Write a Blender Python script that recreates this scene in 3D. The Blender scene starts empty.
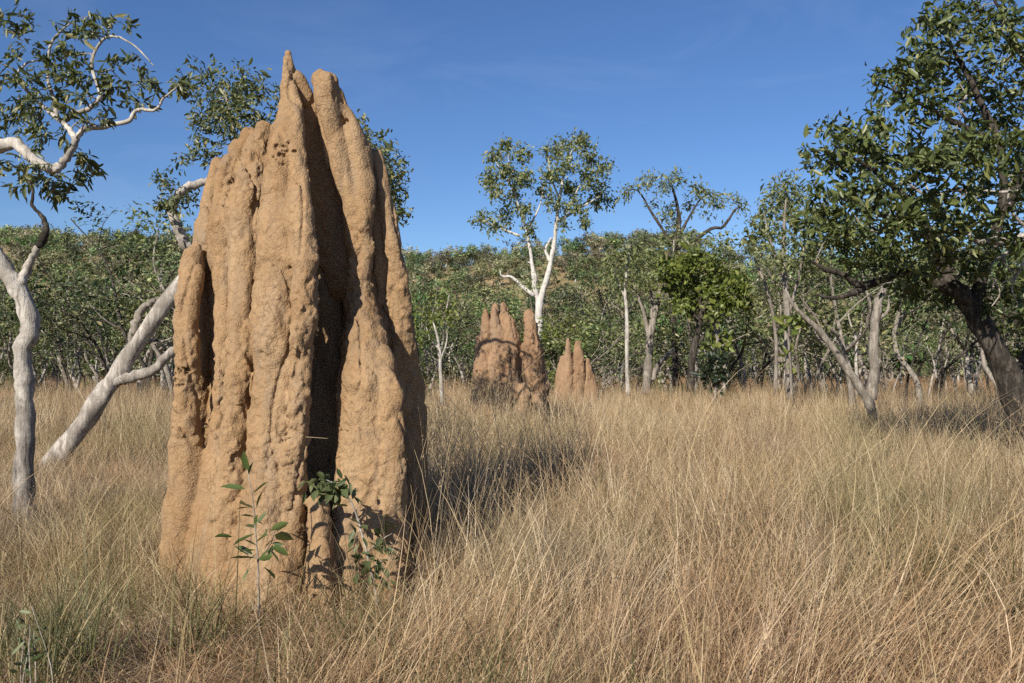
import bpy, math, random
import numpy as np
from mathutils import Vector

random.seed(7)
RNG = np.random.default_rng(11)
SC = bpy.context.scene
COL = SC.collection
PI = math.pi

# ------------------------------------------------------------------ camera
CAM_H, FPX, PITCH = 1.65, 853.0, math.radians(1.58)
CP, SP = math.cos(PITCH), math.sin(PITCH)
cam_data = bpy.data.cameras.new('camera')
cam_data.sensor_width = 36.0
cam_data.lens = FPX / 1024 * 36.0
cam_data.clip_start, cam_data.clip_end = 0.05, 3000
cam = bpy.data.objects.new('camera', cam_data)
COL.objects.link(cam)
cam.location = (0, 0, CAM_H)
cam.rotation_euler = (PI / 2 + PITCH, 0, 0)
SC.camera = cam


def at(px, py, Y):
    """the place in the world seen at this pixel at the distance Y"""
    u, v = (px - 512) / FPX, (341.5 - py) / FPX
    dx, dy, dz = u, CP - v * SP, SP + v * CP
    t = Y / dy
    return np.array((dx * t, Y, CAM_H + dz * t))


def ground_at(px, Y):
    p = at(px, 365, Y)
    return np.array((p[0], Y, gz(p[0], Y)))


def gz(x, y):
    x, y = np.asarray(x, float), np.asarray(y, float)
    return 0.05 * np.sin(x * .55 + 1.3) * np.cos(y * .42) + 0.03 * np.sin(x * 1.7 + y * 1.1)


# ------------------------------------------------------------------ mesh tools
class MB:
    def __init__(self):
        self.v, self.f4, self.f3, self.m4, self.m3, self.n = [], [], [], [], [], 0

    def add(self, v, f4=None, f3=None, mat=0):
        v = np.asarray(v, np.float32).reshape(-1, 3)
        if f4 is not None and len(f4):
            f = np.asarray(f4, np.int64).reshape(-1, 4) + self.n
            self.f4.append(f); self.m4.append(np.full(len(f), mat))
        if f3 is not None and len(f3):
            f = np.asarray(f3, np.int64).reshape(-1, 3) + self.n
            self.f3.append(f); self.m3.append(np.full(len(f), mat))
        self.v.append(v); self.n += len(v)

    def mesh(self, name, mats, smooth=True, origin=None, check=True):
        v = np.concatenate(self.v) if self.v else np.zeros((0, 3), np.float32)
        if origin is not None:
            v = v - np.asarray(origin, np.float32)
        f4 = np.concatenate(self.f4) if self.f4 else np.zeros((0, 4), np.int64)
        f3 = np.concatenate(self.f3) if self.f3 else np.zeros((0, 3), np.int64)
        mi = np.concatenate(self.m4 + self.m3) if (self.m4 or self.m3) else np.zeros(0)
        me = bpy.data.meshes.new(name)
        me.vertices.add(len(v)); me.vertices.foreach_set('co', v.ravel())
        nl = f4.size + f3.size
        me.loops.add(nl)
        me.loops.foreach_set('vertex_index', np.concatenate([f4.ravel(), f3.ravel()]).astype(np.int32))
        npol = len(f4) + len(f3)
        me.polygons.add(npol)
        starts = np.concatenate([np.arange(len(f4)) * 4, f4.size + np.arange(len(f3)) * 3]).astype(np.int32)
        me.polygons.foreach_set('loop_start', starts)
        me.polygons.foreach_set('material_index', mi.astype(np.int32))
        me.polygons.foreach_set('use_smooth', np.full(npol, smooth))
        for m in mats:
            me.materials.append(m)
        me.update(calc_edges=True)
        if check: me.validate()
        return me


def link(name, me, parent=None, loc=None):
    o = bpy.data.objects.new(name, me)
    COL.objects.link(o)
    if loc is not None:
        o.location = loc
    if parent is not None:
        o.parent = parent
    return o


def tag(o, label=None, cat=None, group=None, kind=None):
    if label: o['label'] = label
    if cat: o['category'] = cat
    if group: o['group'] = group
    if kind: o['kind'] = kind
    return o


def empty(name, loc, label, cat, group=None):
    o = bpy.data.objects.new(name, None)
    COL.objects.link(o)
    o.location = [float(c) for c in loc]
    o.empty_display_size = .3
    return tag(o, label, cat, group)


def norm(a):
    return a / np.maximum(np.linalg.norm(a, axis=-1, keepdims=True), 1e-9)


def smooth_path(pts, sub=5, wob=0.0, rng=RNG):
    """Catmull-Rom through (x,y,z,r) points, with a little wobble"""
    P = np.asarray(pts, float)
    if len(P) < 3:
        n = sub * (len(P) - 1) + 1
        t = np.linspace(0, 1, n)[:, None]
        out = P[0] * (1 - t) + P[-1] * t
    else:
        E = np.vstack([2 * P[0] - P[1], P, 2 * P[-1] - P[-2]])
        out = []
        for i in range(1, len(E) - 2):
            t = np.linspace(0, 1, sub, endpoint=False)[:, None]
            a, b, c, d = E[i - 1], E[i], E[i + 1], E[i + 2]
            out.append(.5 * (2 * b + (c - a) * t + (2 * a - 5 * b + 4 * c - d) * t ** 2 + (3 * b - a - 3 * c + d) * t ** 3))
        out = np.vstack(out + [P[-1:]])
    if wob:
        k = rng.normal(0, wob, (len(out), 3)); k[0] = 0; k[-1] = 0
        out[:, :3] += k * np.maximum(out[:, 3:4], .01)
    out[:, 3] = np.maximum(out[:, 3], .0015)
    return out


def tube(mb, P, sides=6, mat=0, rough=0.0, rng=RNG):
    """a tapering tube along (x,y,z,r)"""
    p, r = P[:, :3], P[:, 3]
    T = norm(np.gradient(p, axis=0))
    ref = np.array((0.31, 0.9, 0.2)) if abs(T[0][2]) > .6 else np.array((0.05, 0.1, 1.0))
    U = norm(np.cross(T, ref)); V = np.cross(T, U)
    a = np.linspace(0, 2 * PI, sides, endpoint=False)
    rr = r[:, None] * np.ones(sides)
    if rough:
        q = np.arange(len(p))[:, None]
        for fq, m in ((.35, 1), (.6, 2), (.9, 3)):
            rr = rr * (1 + rough * np.sin(q * fq * rng.uniform(.7, 1.3) + m * a[None] + rng.uniform(0, 6.3)))
    ring = p[:, None] + rr[..., None] * (np.cos(a)[None, :, None] * U[:, None] + np.sin(a)[None, :, None] * V[:, None])
    n = len(p)
    v = np.vstack([ring.reshape(-1, 3), p[-1:] + T[-1:] * r[-1], p[:1]])
    i = np.arange(n - 1)[:, None] * sides; j = np.arange(sides)[None]; k = (j + 1) % sides
    f4 = np.stack([i + j, i + k, i + sides + k, i + sides + j], -1).reshape(-1, 4)
    jj = np.arange(sides); kk = (jj + 1) % sides
    e = (n - 1) * sides
    f3 = np.vstack([np.stack([e + jj, e + kk, np.full(sides, n * sides)], 1),
                    np.stack([kk, jj, np.full(sides, n * sides + 1)], 1)])
    mb.add(v, f4, f3, mat)


def leaves(mb, base, d, L, W, mat=0, rng=RNG, simple=False, fold=.25, up_bias=0.7):
    """many leaves: base points, directions, lengths, widths; each leaf is its own small folded blade"""
    n = len(base)
    if n == 0: return
    d = norm(d)
    nrm = rng.normal(0, 1, (n, 3)); nrm[:, 2] += up_bias
    s = norm(np.cross(d, nrm)); u = np.cross(s, d)
    L = L[:, None]; W = W[:, None] * .5
    B, Tp = base, base + d * L - u * L * .08
    if simple:
        v = np.stack([B, base + d * L * .45 + s * W + u * W * fold, Tp, base + d * L * .45 - s * W + u * W * fold], 1)
        o = np.arange(n)[:, None] * 4
        mb.add(v, None, np.concatenate([o + np.array([0, 1, 2]), o + np.array([0, 2, 3])]), mat)
    else:
        q = W * fold
        v = np.stack([B, base + d * L * .28 + s * W * .85 + u * q, base + d * L * .66 + s * W * .8 + u * q, Tp,
                      base + d * L * .66 - s * W * .8 + u * q, base + d * L * .28 - s * W * .85 + u * q], 1)
        o = np.arange(n)[:, None] * 6
        mb.add(v, np.concatenate([o + np.array([0, 1, 2, 3]), o + np.array([0, 3, 4, 5])]), None, mat)


# ------------------------------------------------------------------ materials
class NT:
    def __init__(self, name):
        self.m = bpy.data.materials.new(name); self.m.use_nodes = True
        self.t = self.m.node_tree; self.t.nodes.clear()
        self.out = self.t.nodes.new('ShaderNodeOutputMaterial')

    def n(self, typ, ins=None, **kw):
        nd = self.t.nodes.new(typ)
        for k, v in kw.items(): setattr(nd, k, v)
        for k, v in (ins or {}).items():
            s = nd.inputs[k]
            if hasattr(v, 'is_output'): self.t.links.new(v, s)
            else: s.default_value = v
        return nd

    def ramp(self, fac, stops):
        r = self.n('ShaderNodeValToRGB', {'Fac': fac})
        e = r.color_ramp.elements
        while len(e) < len(stops): e.new(.5)
        for x, (p, c) in zip(e, stops):
            x.position = p; x.color = (*c, 1) if len(c) == 3 else c
        return r.outputs['Color']

    def noise(self, vec, scale, detail=4, rough=.55, dist=0.0):
        return self.n('ShaderNodeTexNoise', {'Vector': vec, 'Scale': scale, 'Detail': detail, 'Roughness': rough, 'Distortion': dist}).outputs['Fac']

    def mix(self, f, a, b, mode='MIX'):
        x = self.n('ShaderNodeMix', data_type='RGBA', blend_type=mode)
        for k, v in ((0, f), (6, a), (7, b)):
            if hasattr(v, 'is_output'): self.t.links.new(v, x.inputs[k])
            else: x.inputs[k].default_value = v if k == 0 else ((*v, 1) if len(v) == 3 else v)
        return x.outputs[2]

    def math(self, op, a, b=0.0, clamp=False):
        return self.n('ShaderNodeMath', {0: a, 1: b}, operation=op, use_clamp=clamp).outputs[0]

    def done(self, sh):
        self.t.links.new(sh, self.out.inputs['Surface']); return self.m


def mat_earth(name, c0, c1, c2):
    t = NT(name)
    pos = t.n('ShaderNodeTexCoord').outputs['Object']
    st = t.n('ShaderNodeMapping', {'Vector': pos, 'Scale': (1, 1, .35)}).outputs[0]
    col = t.ramp(t.noise(st, 2.2, 5, .6), [(.3, c0), (.52, c1), (.75, c2)])
    fine = t.noise(pos, 34, 5, .65)
    col = t.mix(.55, col, t.ramp(fine, [(.25, (.55, .52, .5)), (.6, (1, 1, 1)), (.8, (1.18, 1.14, 1.1))]), 'MULTIPLY')
    spots = t.n('ShaderNodeTexVoronoi', {'Vector': pos, 'Scale': 60.0, 'Randomness': 1.0}).outputs['Distance']
    wth = t.math('MULTIPLY', t.ramp(t.noise(t.n('ShaderNodeMapping', {'Vector': pos, 'Scale': (2.6, 2.6, .55)}).outputs[0], 2.1, 6, .68), [(.52, (0, 0, 0)), (.70, (1, 1, 1))]), .55)
    col = t.mix(wth, col, (.20, .165, .125))
    col = t.mix(t.math('MULTIPLY', t.ramp(t.noise(pos, 5, 3), [(.45, (0, 0, 0)), (.7, (1, 1, 1))]), .45), col, (.23, .165, .105))
    h = t.math('ADD', t.math('MULTIPLY', t.noise(pos, 16, 6, .7), 1.0), t.math('MULTIPLY', spots, -.35))
    h = t.math('ADD', h, t.math('MULTIPLY', t.noise(pos, 95, 3, .7), .05))
    cr = t.n('ShaderNodeTexVoronoi', {'Vector': t.n('ShaderNodeMapping', {'Vector': t.n('ShaderNodeMix', {0: .12, 4: pos, 5: t.n('ShaderNodeTexNoise', {'Vector': pos, 'Scale': 9.0}).outputs['Color']}, data_type='VECTOR').outputs[1], 'Scale': (1.3, 1.3, .8)}).outputs[0], 'Scale': 17.0}, feature='DISTANCE_TO_EDGE').outputs['Distance']
    h = t.math('ADD', h, t.math('MULTIPLY', t.math('MINIMUM', cr, .07), 3.4))
    crk = t.math('MULTIPLY', t.ramp(cr, [(.0, (1, 1, 1)), (.045, (0, 0, 0))]), t.ramp(t.noise(pos, 6.5, 3), [(.46, (0, 0, 0)), (.62, (.7, .7, .7))]))
    col = t.mix(crk, col, (.13, .075, .042))
    b = t.n('ShaderNodeBump', {'Height': h, 'Strength': .5, 'Distance': .03}).outputs[0]
    p = t.n('ShaderNodeBsdfPrincipled', {'Base Color': col, 'Roughness': .95, 'Specular IOR Level': .12, 'Normal': b})
    return t.done(p.outputs[0])


def mat_bark(name, c0, c1, c2, scale=9.0, patch=.5, bump=.4, stock=0):
    t = NT(name)
    pos = t.n('ShaderNodeTexCoord').outputs['Object']
    st = t.n('ShaderNodeMapping', {'Vector': pos, 'Scale': (1, 1, .16)}).outputs[0]
    n1 = t.noise(st, scale * 1.6, 6, .72, .5)
    col = t.ramp(n1, [(.30, c0), (.47, c1), (.62, c2)])
    n2 = t.noise(pos, 3.1, 5, .65)
    col = t.mix(t.ramp(n2, [(patch - .06, (0, 0, 0)), (patch + .06, (.85, .85, .85))]), col, tuple(.5 * x + .5 * y for x, y in zip(c0, c1)))
    col = t.mix(t.ramp(t.noise(pos, scale * 4.5, 4, .6), [(.60, (0, 0, 0)), (.72, (.8, .8, .8))]), col, c0)
    if stock:
        z = t.n('ShaderNodeSeparateXYZ', {0: pos}).outputs['Z']
        f = t.math('ADD', t.math('MULTIPLY', t.math('SUBTRACT', stock, z), 1.1), t.math('MULTIPLY', t.math('SUBTRACT', n2, .5), 2.4), True)
        col = t.mix(f, col, t.ramp(n1, [(.32, (.05, .042, .036)), (.5, (.17, .15, .13)), (.66, (.30, .27, .24))]))
    h = t.math('ADD', t.noise(st, scale * 4, 5, .7), t.math('MULTIPLY', t.noise(pos, scale * .8, 3, .6), .8))
    b = t.n('ShaderNodeBump', {'Height': h, 'Strength': bump, 'Distance': .025}).outputs[0]
    p = t.n('ShaderNodeBsdfPrincipled', {'Base Color': col, 'Roughness': .88, 'Specular IOR Level': .15, 'Normal': b})
    return t.done(p.outputs[0])


def mat_leaf(name, stops, trans=.22, rough=.42, spec=.45, var_obj=.0):
    t = NT(name)
    isl = t.n('ShaderNodeNewGeometry').outputs['Random Per Island']
    col = t.ramp(isl, stops)
    if var_obj:
        rnd = t.n('ShaderNodeObjectInfo').outputs['Random']
        hs = t.n('ShaderNodeHueSaturation', {'Hue': t.math('ADD', .5 - var_obj * .045, t.math('MULTIPLY', rnd, var_obj * .09)), 'Saturation': t.math('ADD', .8, t.math('MULTIPLY', rnd, .3)),
                                             'Value': t.math('ADD', 1 - var_obj * .35, t.math('MULTIPLY', t.math('FRACT', t.math('MULTIPLY', rnd, 7.31)), var_obj * .8)), 'Color': col})
        col = hs.outputs[0]
    p = t.n('ShaderNodeBsdfPrincipled', {'Base Color': col, 'Roughness': rough, 'Specular IOR Level': spec})
    tr = t.n('ShaderNodeBsdfTranslucent', {'Color': t.mix(1.0, col, (1.1, 1.25, .55), 'MULTIPLY')})
    return t.done(t.n('ShaderNodeMixShader', {0: trans, 1: p.outputs[0], 2: tr.outputs[0]}).outputs[0])


def mat_grass():
    t = NT('dry_grass')
    g = t.n('ShaderNodeNewGeometry'); isl = g.outputs['Random Per Island']; wp = g.outputs['Position']
    tuft = t.noise(t.n('ShaderNodeMapping', {'Vector': wp, 'Scale': (1, 1, .15)}).outputs[0], 4.2, 2, .5)
    v = t.math('ADD', t.math('MULTIPLY', isl, .8), t.math('MULTIPLY', t.math('SUBTRACT', tuft, .4), .9), True)
    straw = t.ramp(v, [(0, (.17, .105, .05)), (.22, (.32, .22, .115)), (.5, (.51, .38, .215)), (.8, (.67, .53, .335)), (1, (.76, .66, .49))])
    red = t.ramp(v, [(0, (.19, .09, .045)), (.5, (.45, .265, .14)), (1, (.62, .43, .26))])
    green = t.ramp(v, [(0, (.10, .10, .04)), (.5, (.31, .28, .125)), (1, (.46, .40, .21))])
    p1 = t.noise(wp, .42, 4, .6)
    p2 = t.noise(t.n('ShaderNodeVectorMath', {0: wp, 1: (31.0, 17.0, 5.0)}).outputs[0], .6, 4, .6)
    col = t.mix(t.ramp(p2, [(.44, (0, 0, 0)), (.68, (.55, .55, .55))]), straw, red)
    p3 = t.noise(t.n('ShaderNodeVectorMath', {0: wp, 1: (-13.0, 41.0, 9.0)}).outputs[0], .8, 5, .65)
    grey = t.ramp(v, [(0, (.13, .10, .07)), (.5, (.34, .28, .205)), (1, (.55, .48, .38))])
    col = t.mix(t.ramp(p3, [(.50, (0, 0, 0)), (.66, (.65, .65, .65))]), col, grey)
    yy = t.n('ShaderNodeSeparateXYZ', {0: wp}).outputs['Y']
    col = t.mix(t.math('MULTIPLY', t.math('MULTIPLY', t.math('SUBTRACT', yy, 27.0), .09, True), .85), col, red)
    col = t.mix(t.math('MULTIPLY', t.math('MULTIPLY', t.math('SUBTRACT', 5.6, yy), .5, True), .5), col, red)
    col = t.mix(t.ramp(p1, [(.50, (0, 0, 0)), (.66, (.7, .7, .7))]), col, green)
    p = t.n('ShaderNodeBsdfPrincipled', {'Base Color': col, 'Roughness': .55, 'Specular IOR Level': .3})
    tr = t.n('ShaderNodeBsdfTranslucent', {'Color': col})
    return t.done(t.n('ShaderNodeMixShader', {0: .3, 1: p.outputs[0], 2: tr.outputs[0]}).outputs[0])


def mat_ground():
    t = NT('straw_litter_soil')
    pos = t.n('ShaderNodeNewGeometry').outputs['Position']
    c = t.ramp(t.noise(pos, .35, 5, .6), [(.35, (.20, .125, .065)), (.55, (.27, .18, .095)), (.7, (.24, .13, .075))])
    c = t.mix(.6, c, t.ramp(t.noise(pos, 18, 6, .7), [(.3, (.35, .35, .35)), (.65, (1.1, 1.1, 1.1))]), 'MULTIPLY')
    b = t.n('ShaderNodeBump', {'Height': t.noise(pos, 22, 6, .7), 'Strength': .8, 'Distance': .05}).outputs[0]
    return t.done(t.n('ShaderNodeBsdfPrincipled', {'Base Color': c, 'Roughness': .95, 'Specular IOR Level': .1, 'Normal': b}).outputs[0])


def mat_hill():
    t = NT('scrubby_hill_soil')
    pos = t.n('ShaderNodeNewGeometry').outputs['Position']
    c = t.ramp(t.noise(pos, .035, 6, .65), [(.35, (.17, .145, .07)), (.5, (.28, .21, .115)), (.66, (.42, .29, .17))])
    c = t.mix(.6, c, t.ramp(t.noise(pos, .9, 6, .7), [(.3, (.35, .38, .3)), (.65, (1.1, 1.1, 1.1))]), 'MULTIPLY')
    return t.done(t.n('ShaderNodeBsdfPrincipled', {'Base Color': c, 'Roughness': .95, 'Specular IOR Level': .1}).outputs[0])


M_mound = mat_earth('termite_earth', (.25, .152, .075), (.32, .208, .112), (.385, .27, .16))
M_mound2 = mat_earth('termite_earth_reddish', (.24, .143, .08), (.305, .192, .113), (.365, .245, .155))
M_white = mat_bark('white_gum_bark', (.12, .10, .08), (.36, .33, .285), (.52, .485, .435), 7, .53)
M_chalk = mat_bark('chalk_white_bark', (.22, .20, .17), (.48, .45, .41), (.60, .57, .53), 8, .58)
M_stock = mat_bark('white_bark_with_rough_grey_base', (.12, .10, .08), (.36, .33, .285), (.52, .485, .435), 9, .53, .8, 1.25)
M_pale = mat_bark('pale_grey_bark', (.10, .085, .07), (.27, .24, .205), (.46, .42, .37), 9, .55)
M_grey = mat_bark('grey_bark', (.08, .068, .055), (.19, .165, .135), (.33, .295, .25), 10, .55)
M_dark = mat_bark('dark_furrowed_bark', (.018, .015, .012), (.040, .034, .028), (.11, .095, .078), 12, .6, .9)
M_twig = mat_bark('twig_bark', (.10, .08, .06), (.22, .185, .15), (.40, .36, .31), 14, .6, .2)
L_olive = mat_leaf('olive_leaf', [(0, (.030, .044, .014)), (.35, (.066, .088, .026)), (.75, (.115, .140, .042)), (1, (.20, .205, .07))])
L_dark = mat_leaf('dark_green_leaf', [(0, (.026, .040, .014)), (.45, (.058, .080, .028)), (.85, (.105, .128, .045)), (1, (.19, .19, .07))], .2)
L_sage = mat_leaf('sage_green_leaf', [(0, (.045, .058, .023)), (.4, (.092, .112, .042)), (.8, (.155, .172, .070)), (1, (.26, .235, .10))], .25)
L_blackish = mat_leaf('blackish_green_leaf', [(0, (.012, .020, .010)), (.6, (.026, .038, .018)), (1, (.05, .062, .03))], .1)  # blackish green leaf colour of the round bush
L_gum = mat_leaf('gum_leaf', [(0, (.075, .092, .034)), (.5, (.165, .19, .072)), (.9, (.26, .28, .12)), (1, (.32, .28, .14))], .3)
L_bright = mat_leaf('bright_green_leaf', [(0, (.058, .084, .016)), (.5, (.125, .158, .030)), (1, (.23, .25, .065))], .3)
L_wood = mat_leaf('woodland_leaf', [(0, (.040, .055, .020)), (.45, (.095, .122, .042)), (.85, (.175, .200, .074)), (1, (.26, .24, .10))], .22, .5, .4, 1.7)
L_hill = mat_leaf('hill_scrub_leaf', [(0, (.095, .11, .052)), (.5, (.175, .19, .092)), (1, (.28, .275, .15))], .2, .6, .3, 1.8)
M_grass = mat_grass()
M_ground = mat_ground()
M_hill = mat_hill()

# ------------------------------------------------------------------ termite mounds (solid fields turned into a surface)
def bspline_mat(n, cell, size):
    """rows: sample positions (n, step size) -> lattice weights, cubic B-spline"""
    m = int(math.ceil(n * size / cell)) + 5
    x = np.arange(n) * size / cell + 1
    i = np.floor(x).astype(int); f = x - i
    w = np.stack([(1 - f) ** 3, 3 * f ** 3 - 6 * f ** 2 + 4, -3 * f ** 3 + 3 * f ** 2 + 3 * f + 1, f ** 3], 1) / 6
    A = np.zeros((n, m), np.float32)
    for k in range(4):
        A[np.arange(n), i - 1 + k] += w[:, k]
    return A


def field_noise(shape, step, cells, rng):
    A, B, C = (bspline_mat(shape[k], cells[k], step) for k in range(3))
    lat = rng.uniform(-1, 1, (A.shape[1], B.shape[1], C.shape[1])).astype(np.float32)
    t = np.tensordot(A, lat, (1, 0))
    t = np.einsum('jb,ibc->ijc', B, t, optimize=True)
    return np.einsum('kc,ijc->ijk', C, t, optimize=True) * 1.9


def surface_nets(F, step, org):
    S = F < 0
    nx, ny, nz = F.shape
    cnt = np.zeros((nx - 1, ny - 1, nz - 1), np.uint8)
    for a in (0, 1):
        for b in (0, 1):
            for c in (0, 1):
                cnt += S[a:nx - 1 + a, b:ny - 1 + b, c:nz - 1 + c]
    act = (cnt > 0) & (cnt < 8)
    idx = np.argwhere(act)
    num = np.full(act.shape, -1, np.int64); num[act] = np.arange(len(idx))
    pos = np.zeros((len(idx), 3)); k = np.zeros(len(idx))
    corners = [(a, b, c) for a in (0, 1) for b in (0, 1) for c in (0, 1)]
    vals = {c: F[idx[:, 0] + c[0], idx[:, 1] + c[1], idx[:, 2] + c[2]] for c in corners}
    for c in corners:
        for ax in range(3):
            if c[ax] == 0:
                e = list(c); e[ax] = 1; e = tuple(e)
                v0, v1 = vals[c], vals[e]
                m = (v0 < 0) != (v1 < 0)
                t = np.where(m, v0 / np.where(m, v0 - v1, 1), 0)
                p = np.array(c, float)[None].repeat(len(idx), 0); p[:, ax] += t
                pos += p * m[:, None]; k += m
    pos = (idx + pos / k[:, None]) * step + np.asarray(org)
    quads = []
    for ax in range(3):
        u, w = (ax + 1) % 3, (ax + 2) % 3
        sl0 = [slice(None)] * 3; sl1 = [slice(None)] * 3
        sl0[ax] = slice(0, -1); sl1[ax] = slice(1, None)
        ch = S[tuple(sl0)] != S[tuple(sl1)]
        e = np.argwhere(ch)
        ok = (e[:, u] > 0) & (e[:, w] > 0) & (e[:, u] < F.shape[u] - 1) & (e[:, w] < F.shape[w] - 1)
        e = e[ok]
        def nn(du, dw):
            q = e.copy(); q[:, u] -= du; q[:, w] -= dw
            return num[q[:, 0], q[:, 1], q[:, 2]]
        q = np.stack([nn(1, 1), nn(0, 1), nn(0, 0), nn(1, 0)], 1)
        flip = ~S[e[:, 0], e[:, 1], e[:, 2]]
        q[flip] = q[flip][:, ::-1]
        quads.append(q)
    return pos, np.concatenate(quads)


def smin(a, b, k):
    h = np.maximum(k - np.abs(a - b), 0) / k
    return np.minimum(a, b) - h * h * k * .25


def build_mound(name, columns, Yc, step, k, pits, label, mat, seed, amp=1.0, group=None):
    """columns: lists of (px, py, dy, rpx[, flat]) ; each is a buttress of earth"""
    rng = np.random.default_rng(seed)
    cols = []
    for c in columns:
        w = []
        for q in c:
            Y = Yc + q[2]
            p = at(q[0], q[1], Y)
            w.append((*p, q[3] * Y / FPX))
        cols.append(np.array(w))
    A = np.vstack(cols)
    lo = (A[:, :3] - A[:, 3:4]).min(0) - .15; hi = (A[:, :3] + A[:, 3:4]).max(0) + .15
    lo[2] = -.12
    shape = np.ceil((hi - lo) / step).astype(int) + 1
    X = (lo[0] + np.arange(shape[0]) * step).astype(np.float32)[:, None, None]
    Y = (lo[1] + np.arange(shape[1]) * step).astype(np.float32)[None, :, None]
    Z = (lo[2] + np.arange(shape[2]) * step).astype(np.float32)[None, None, :]
    wx = field_noise(shape, step, (.30, .30, .42), rng) * (.035 * amp)
    wy = field_noise(shape, step, (.30, .30, .42), rng) * (.035 * amp)
    F = np.full(shape, 1.0, np.float32)
    for w in cols:
        D = np.full(shape, 1.0, np.float32)
        for a, b in zip(w[:-1], w[1:]):
            mrg = .22 + max(a[3], b[3])
            l3 = np.floor((np.minimum(a[:3], b[:3]) - mrg - lo) / step).astype(int)
            h3 = np.ceil((np.maximum(a[:3], b[:3]) + mrg - lo) / step).astype(int)
            l3 = np.clip(l3, 0, shape); h3 = np.clip(h3, 0, shape)
            s = tuple(slice(i, j) for i, j in zip(l3, h3))
            x, y, z = X[s[0]] + wx[s] - a[0], Y[:, s[1]] + wy[s] - a[1], Z[:, :, s[2]] - a[2]
            ba = b[:3] - a[:3]
            t = np.clip((x * ba[0] + y * ba[1] + z * ba[2]) / (ba @ ba), 0, 1)
            d = np.sqrt((x - t * ba[0]) ** 2 + (y - t * ba[1]) ** 2 + (z - t * ba[2]) ** 2) - (a[3] + (b[3] - a[3]) * t)
            D[s] = np.minimum(D[s], d)
        F = smin(F, D, k)
    # plastered lumps, runnels and creases
    F -= (.038 * amp) * (np.abs(field_noise(shape, step, (.19, .19, .26), rng)) - .35)
    F -= (.027 * amp) * (np.abs(field_noise(shape, step, (.075, .075, .12), rng)) - .35)
    crust = np.clip(.55 + field_noise(shape, step, (.30, .30, .42), rng), .15, 1.3)
    F -= (.021 * amp) * crust * (np.abs(field_noise(shape, step, (.040, .040, .052), rng)) - .35)
    F -= (.016 * amp) * crust * (np.abs(field_noise(shape, step, (.022, .022, .027), rng)) - .35)
    F += (.05 * amp) * np.clip(field_noise(shape, step, (.24, .24, .16), rng) - .45, 0, 1) * np.maximum(0, field_noise(shape, step, (.030, .030, .030), rng) - .05)
    F += (.020 * amp) * np.maximum(0, .12 - np.abs(field_noise(shape, step, (.13, .13, .40), rng))) / .12
    # clusters of holes
    for (px, py, dy, rpx, n) in pits:
        Yd = Yc + dy
        c = at(px, py, Yd); R = rpx * Yd / FPX
        for _ in range(n):
            q = c + rng.normal(0, .5, 3) * R * np.array((1, 0, 1))
            ix, iz = int((q[0] - lo[0]) / step), int((q[2] - lo[2]) / step)
            if not (0 <= ix < shape[0] and 0 <= iz < shape[2]): continue
            hit = np.nonzero(F[ix, :, iz] < 0)[0]
            if len(hit) == 0: continue
            q[1] = lo[1] + hit[0] * step
            r = rng.uniform(.006, .017) * amp
            l3 = np.clip(np.floor((q - 4 * r - lo) / step).astype(int), 0, shape)
            h3 = np.clip(np.ceil((q + 4 * r - lo) / step).astype(int), 0, shape)
            s = tuple(slice(i, j) for i, j in zip(l3, h3))
            ex, ez = rng.uniform(.7, 1.3, 2)
            d = np.sqrt(((X[s[0]] - q[0]) * ex) ** 2 + ((Y[:, s[1]] - q[1]) * .5) ** 2 + ((Z[:, :, s[2]] - q[2]) * ez) ** 2) - r
            F[s] = np.maximum(F[s], -d)
    F[:, :, 0] = np.maximum(F[:, :, 0], .01)
    for sl in ((0,), (-1,)):
        F[sl[0]] = np.maximum(F[sl[0]], .01); F[:, sl[0]] = np.maximum(F[:, sl[0]], .01)
    v, q = surface_nets(F, step, lo)
    base = np.array(((lo[0] + hi[0]) / 2, Yc, 0.0))
    mb = MB(); mb.add(v, q)
    o = link(name, mb.mesh(name, [mat], True, base), None, base)
    return tag(o, label, 'termite mound', group)


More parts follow.
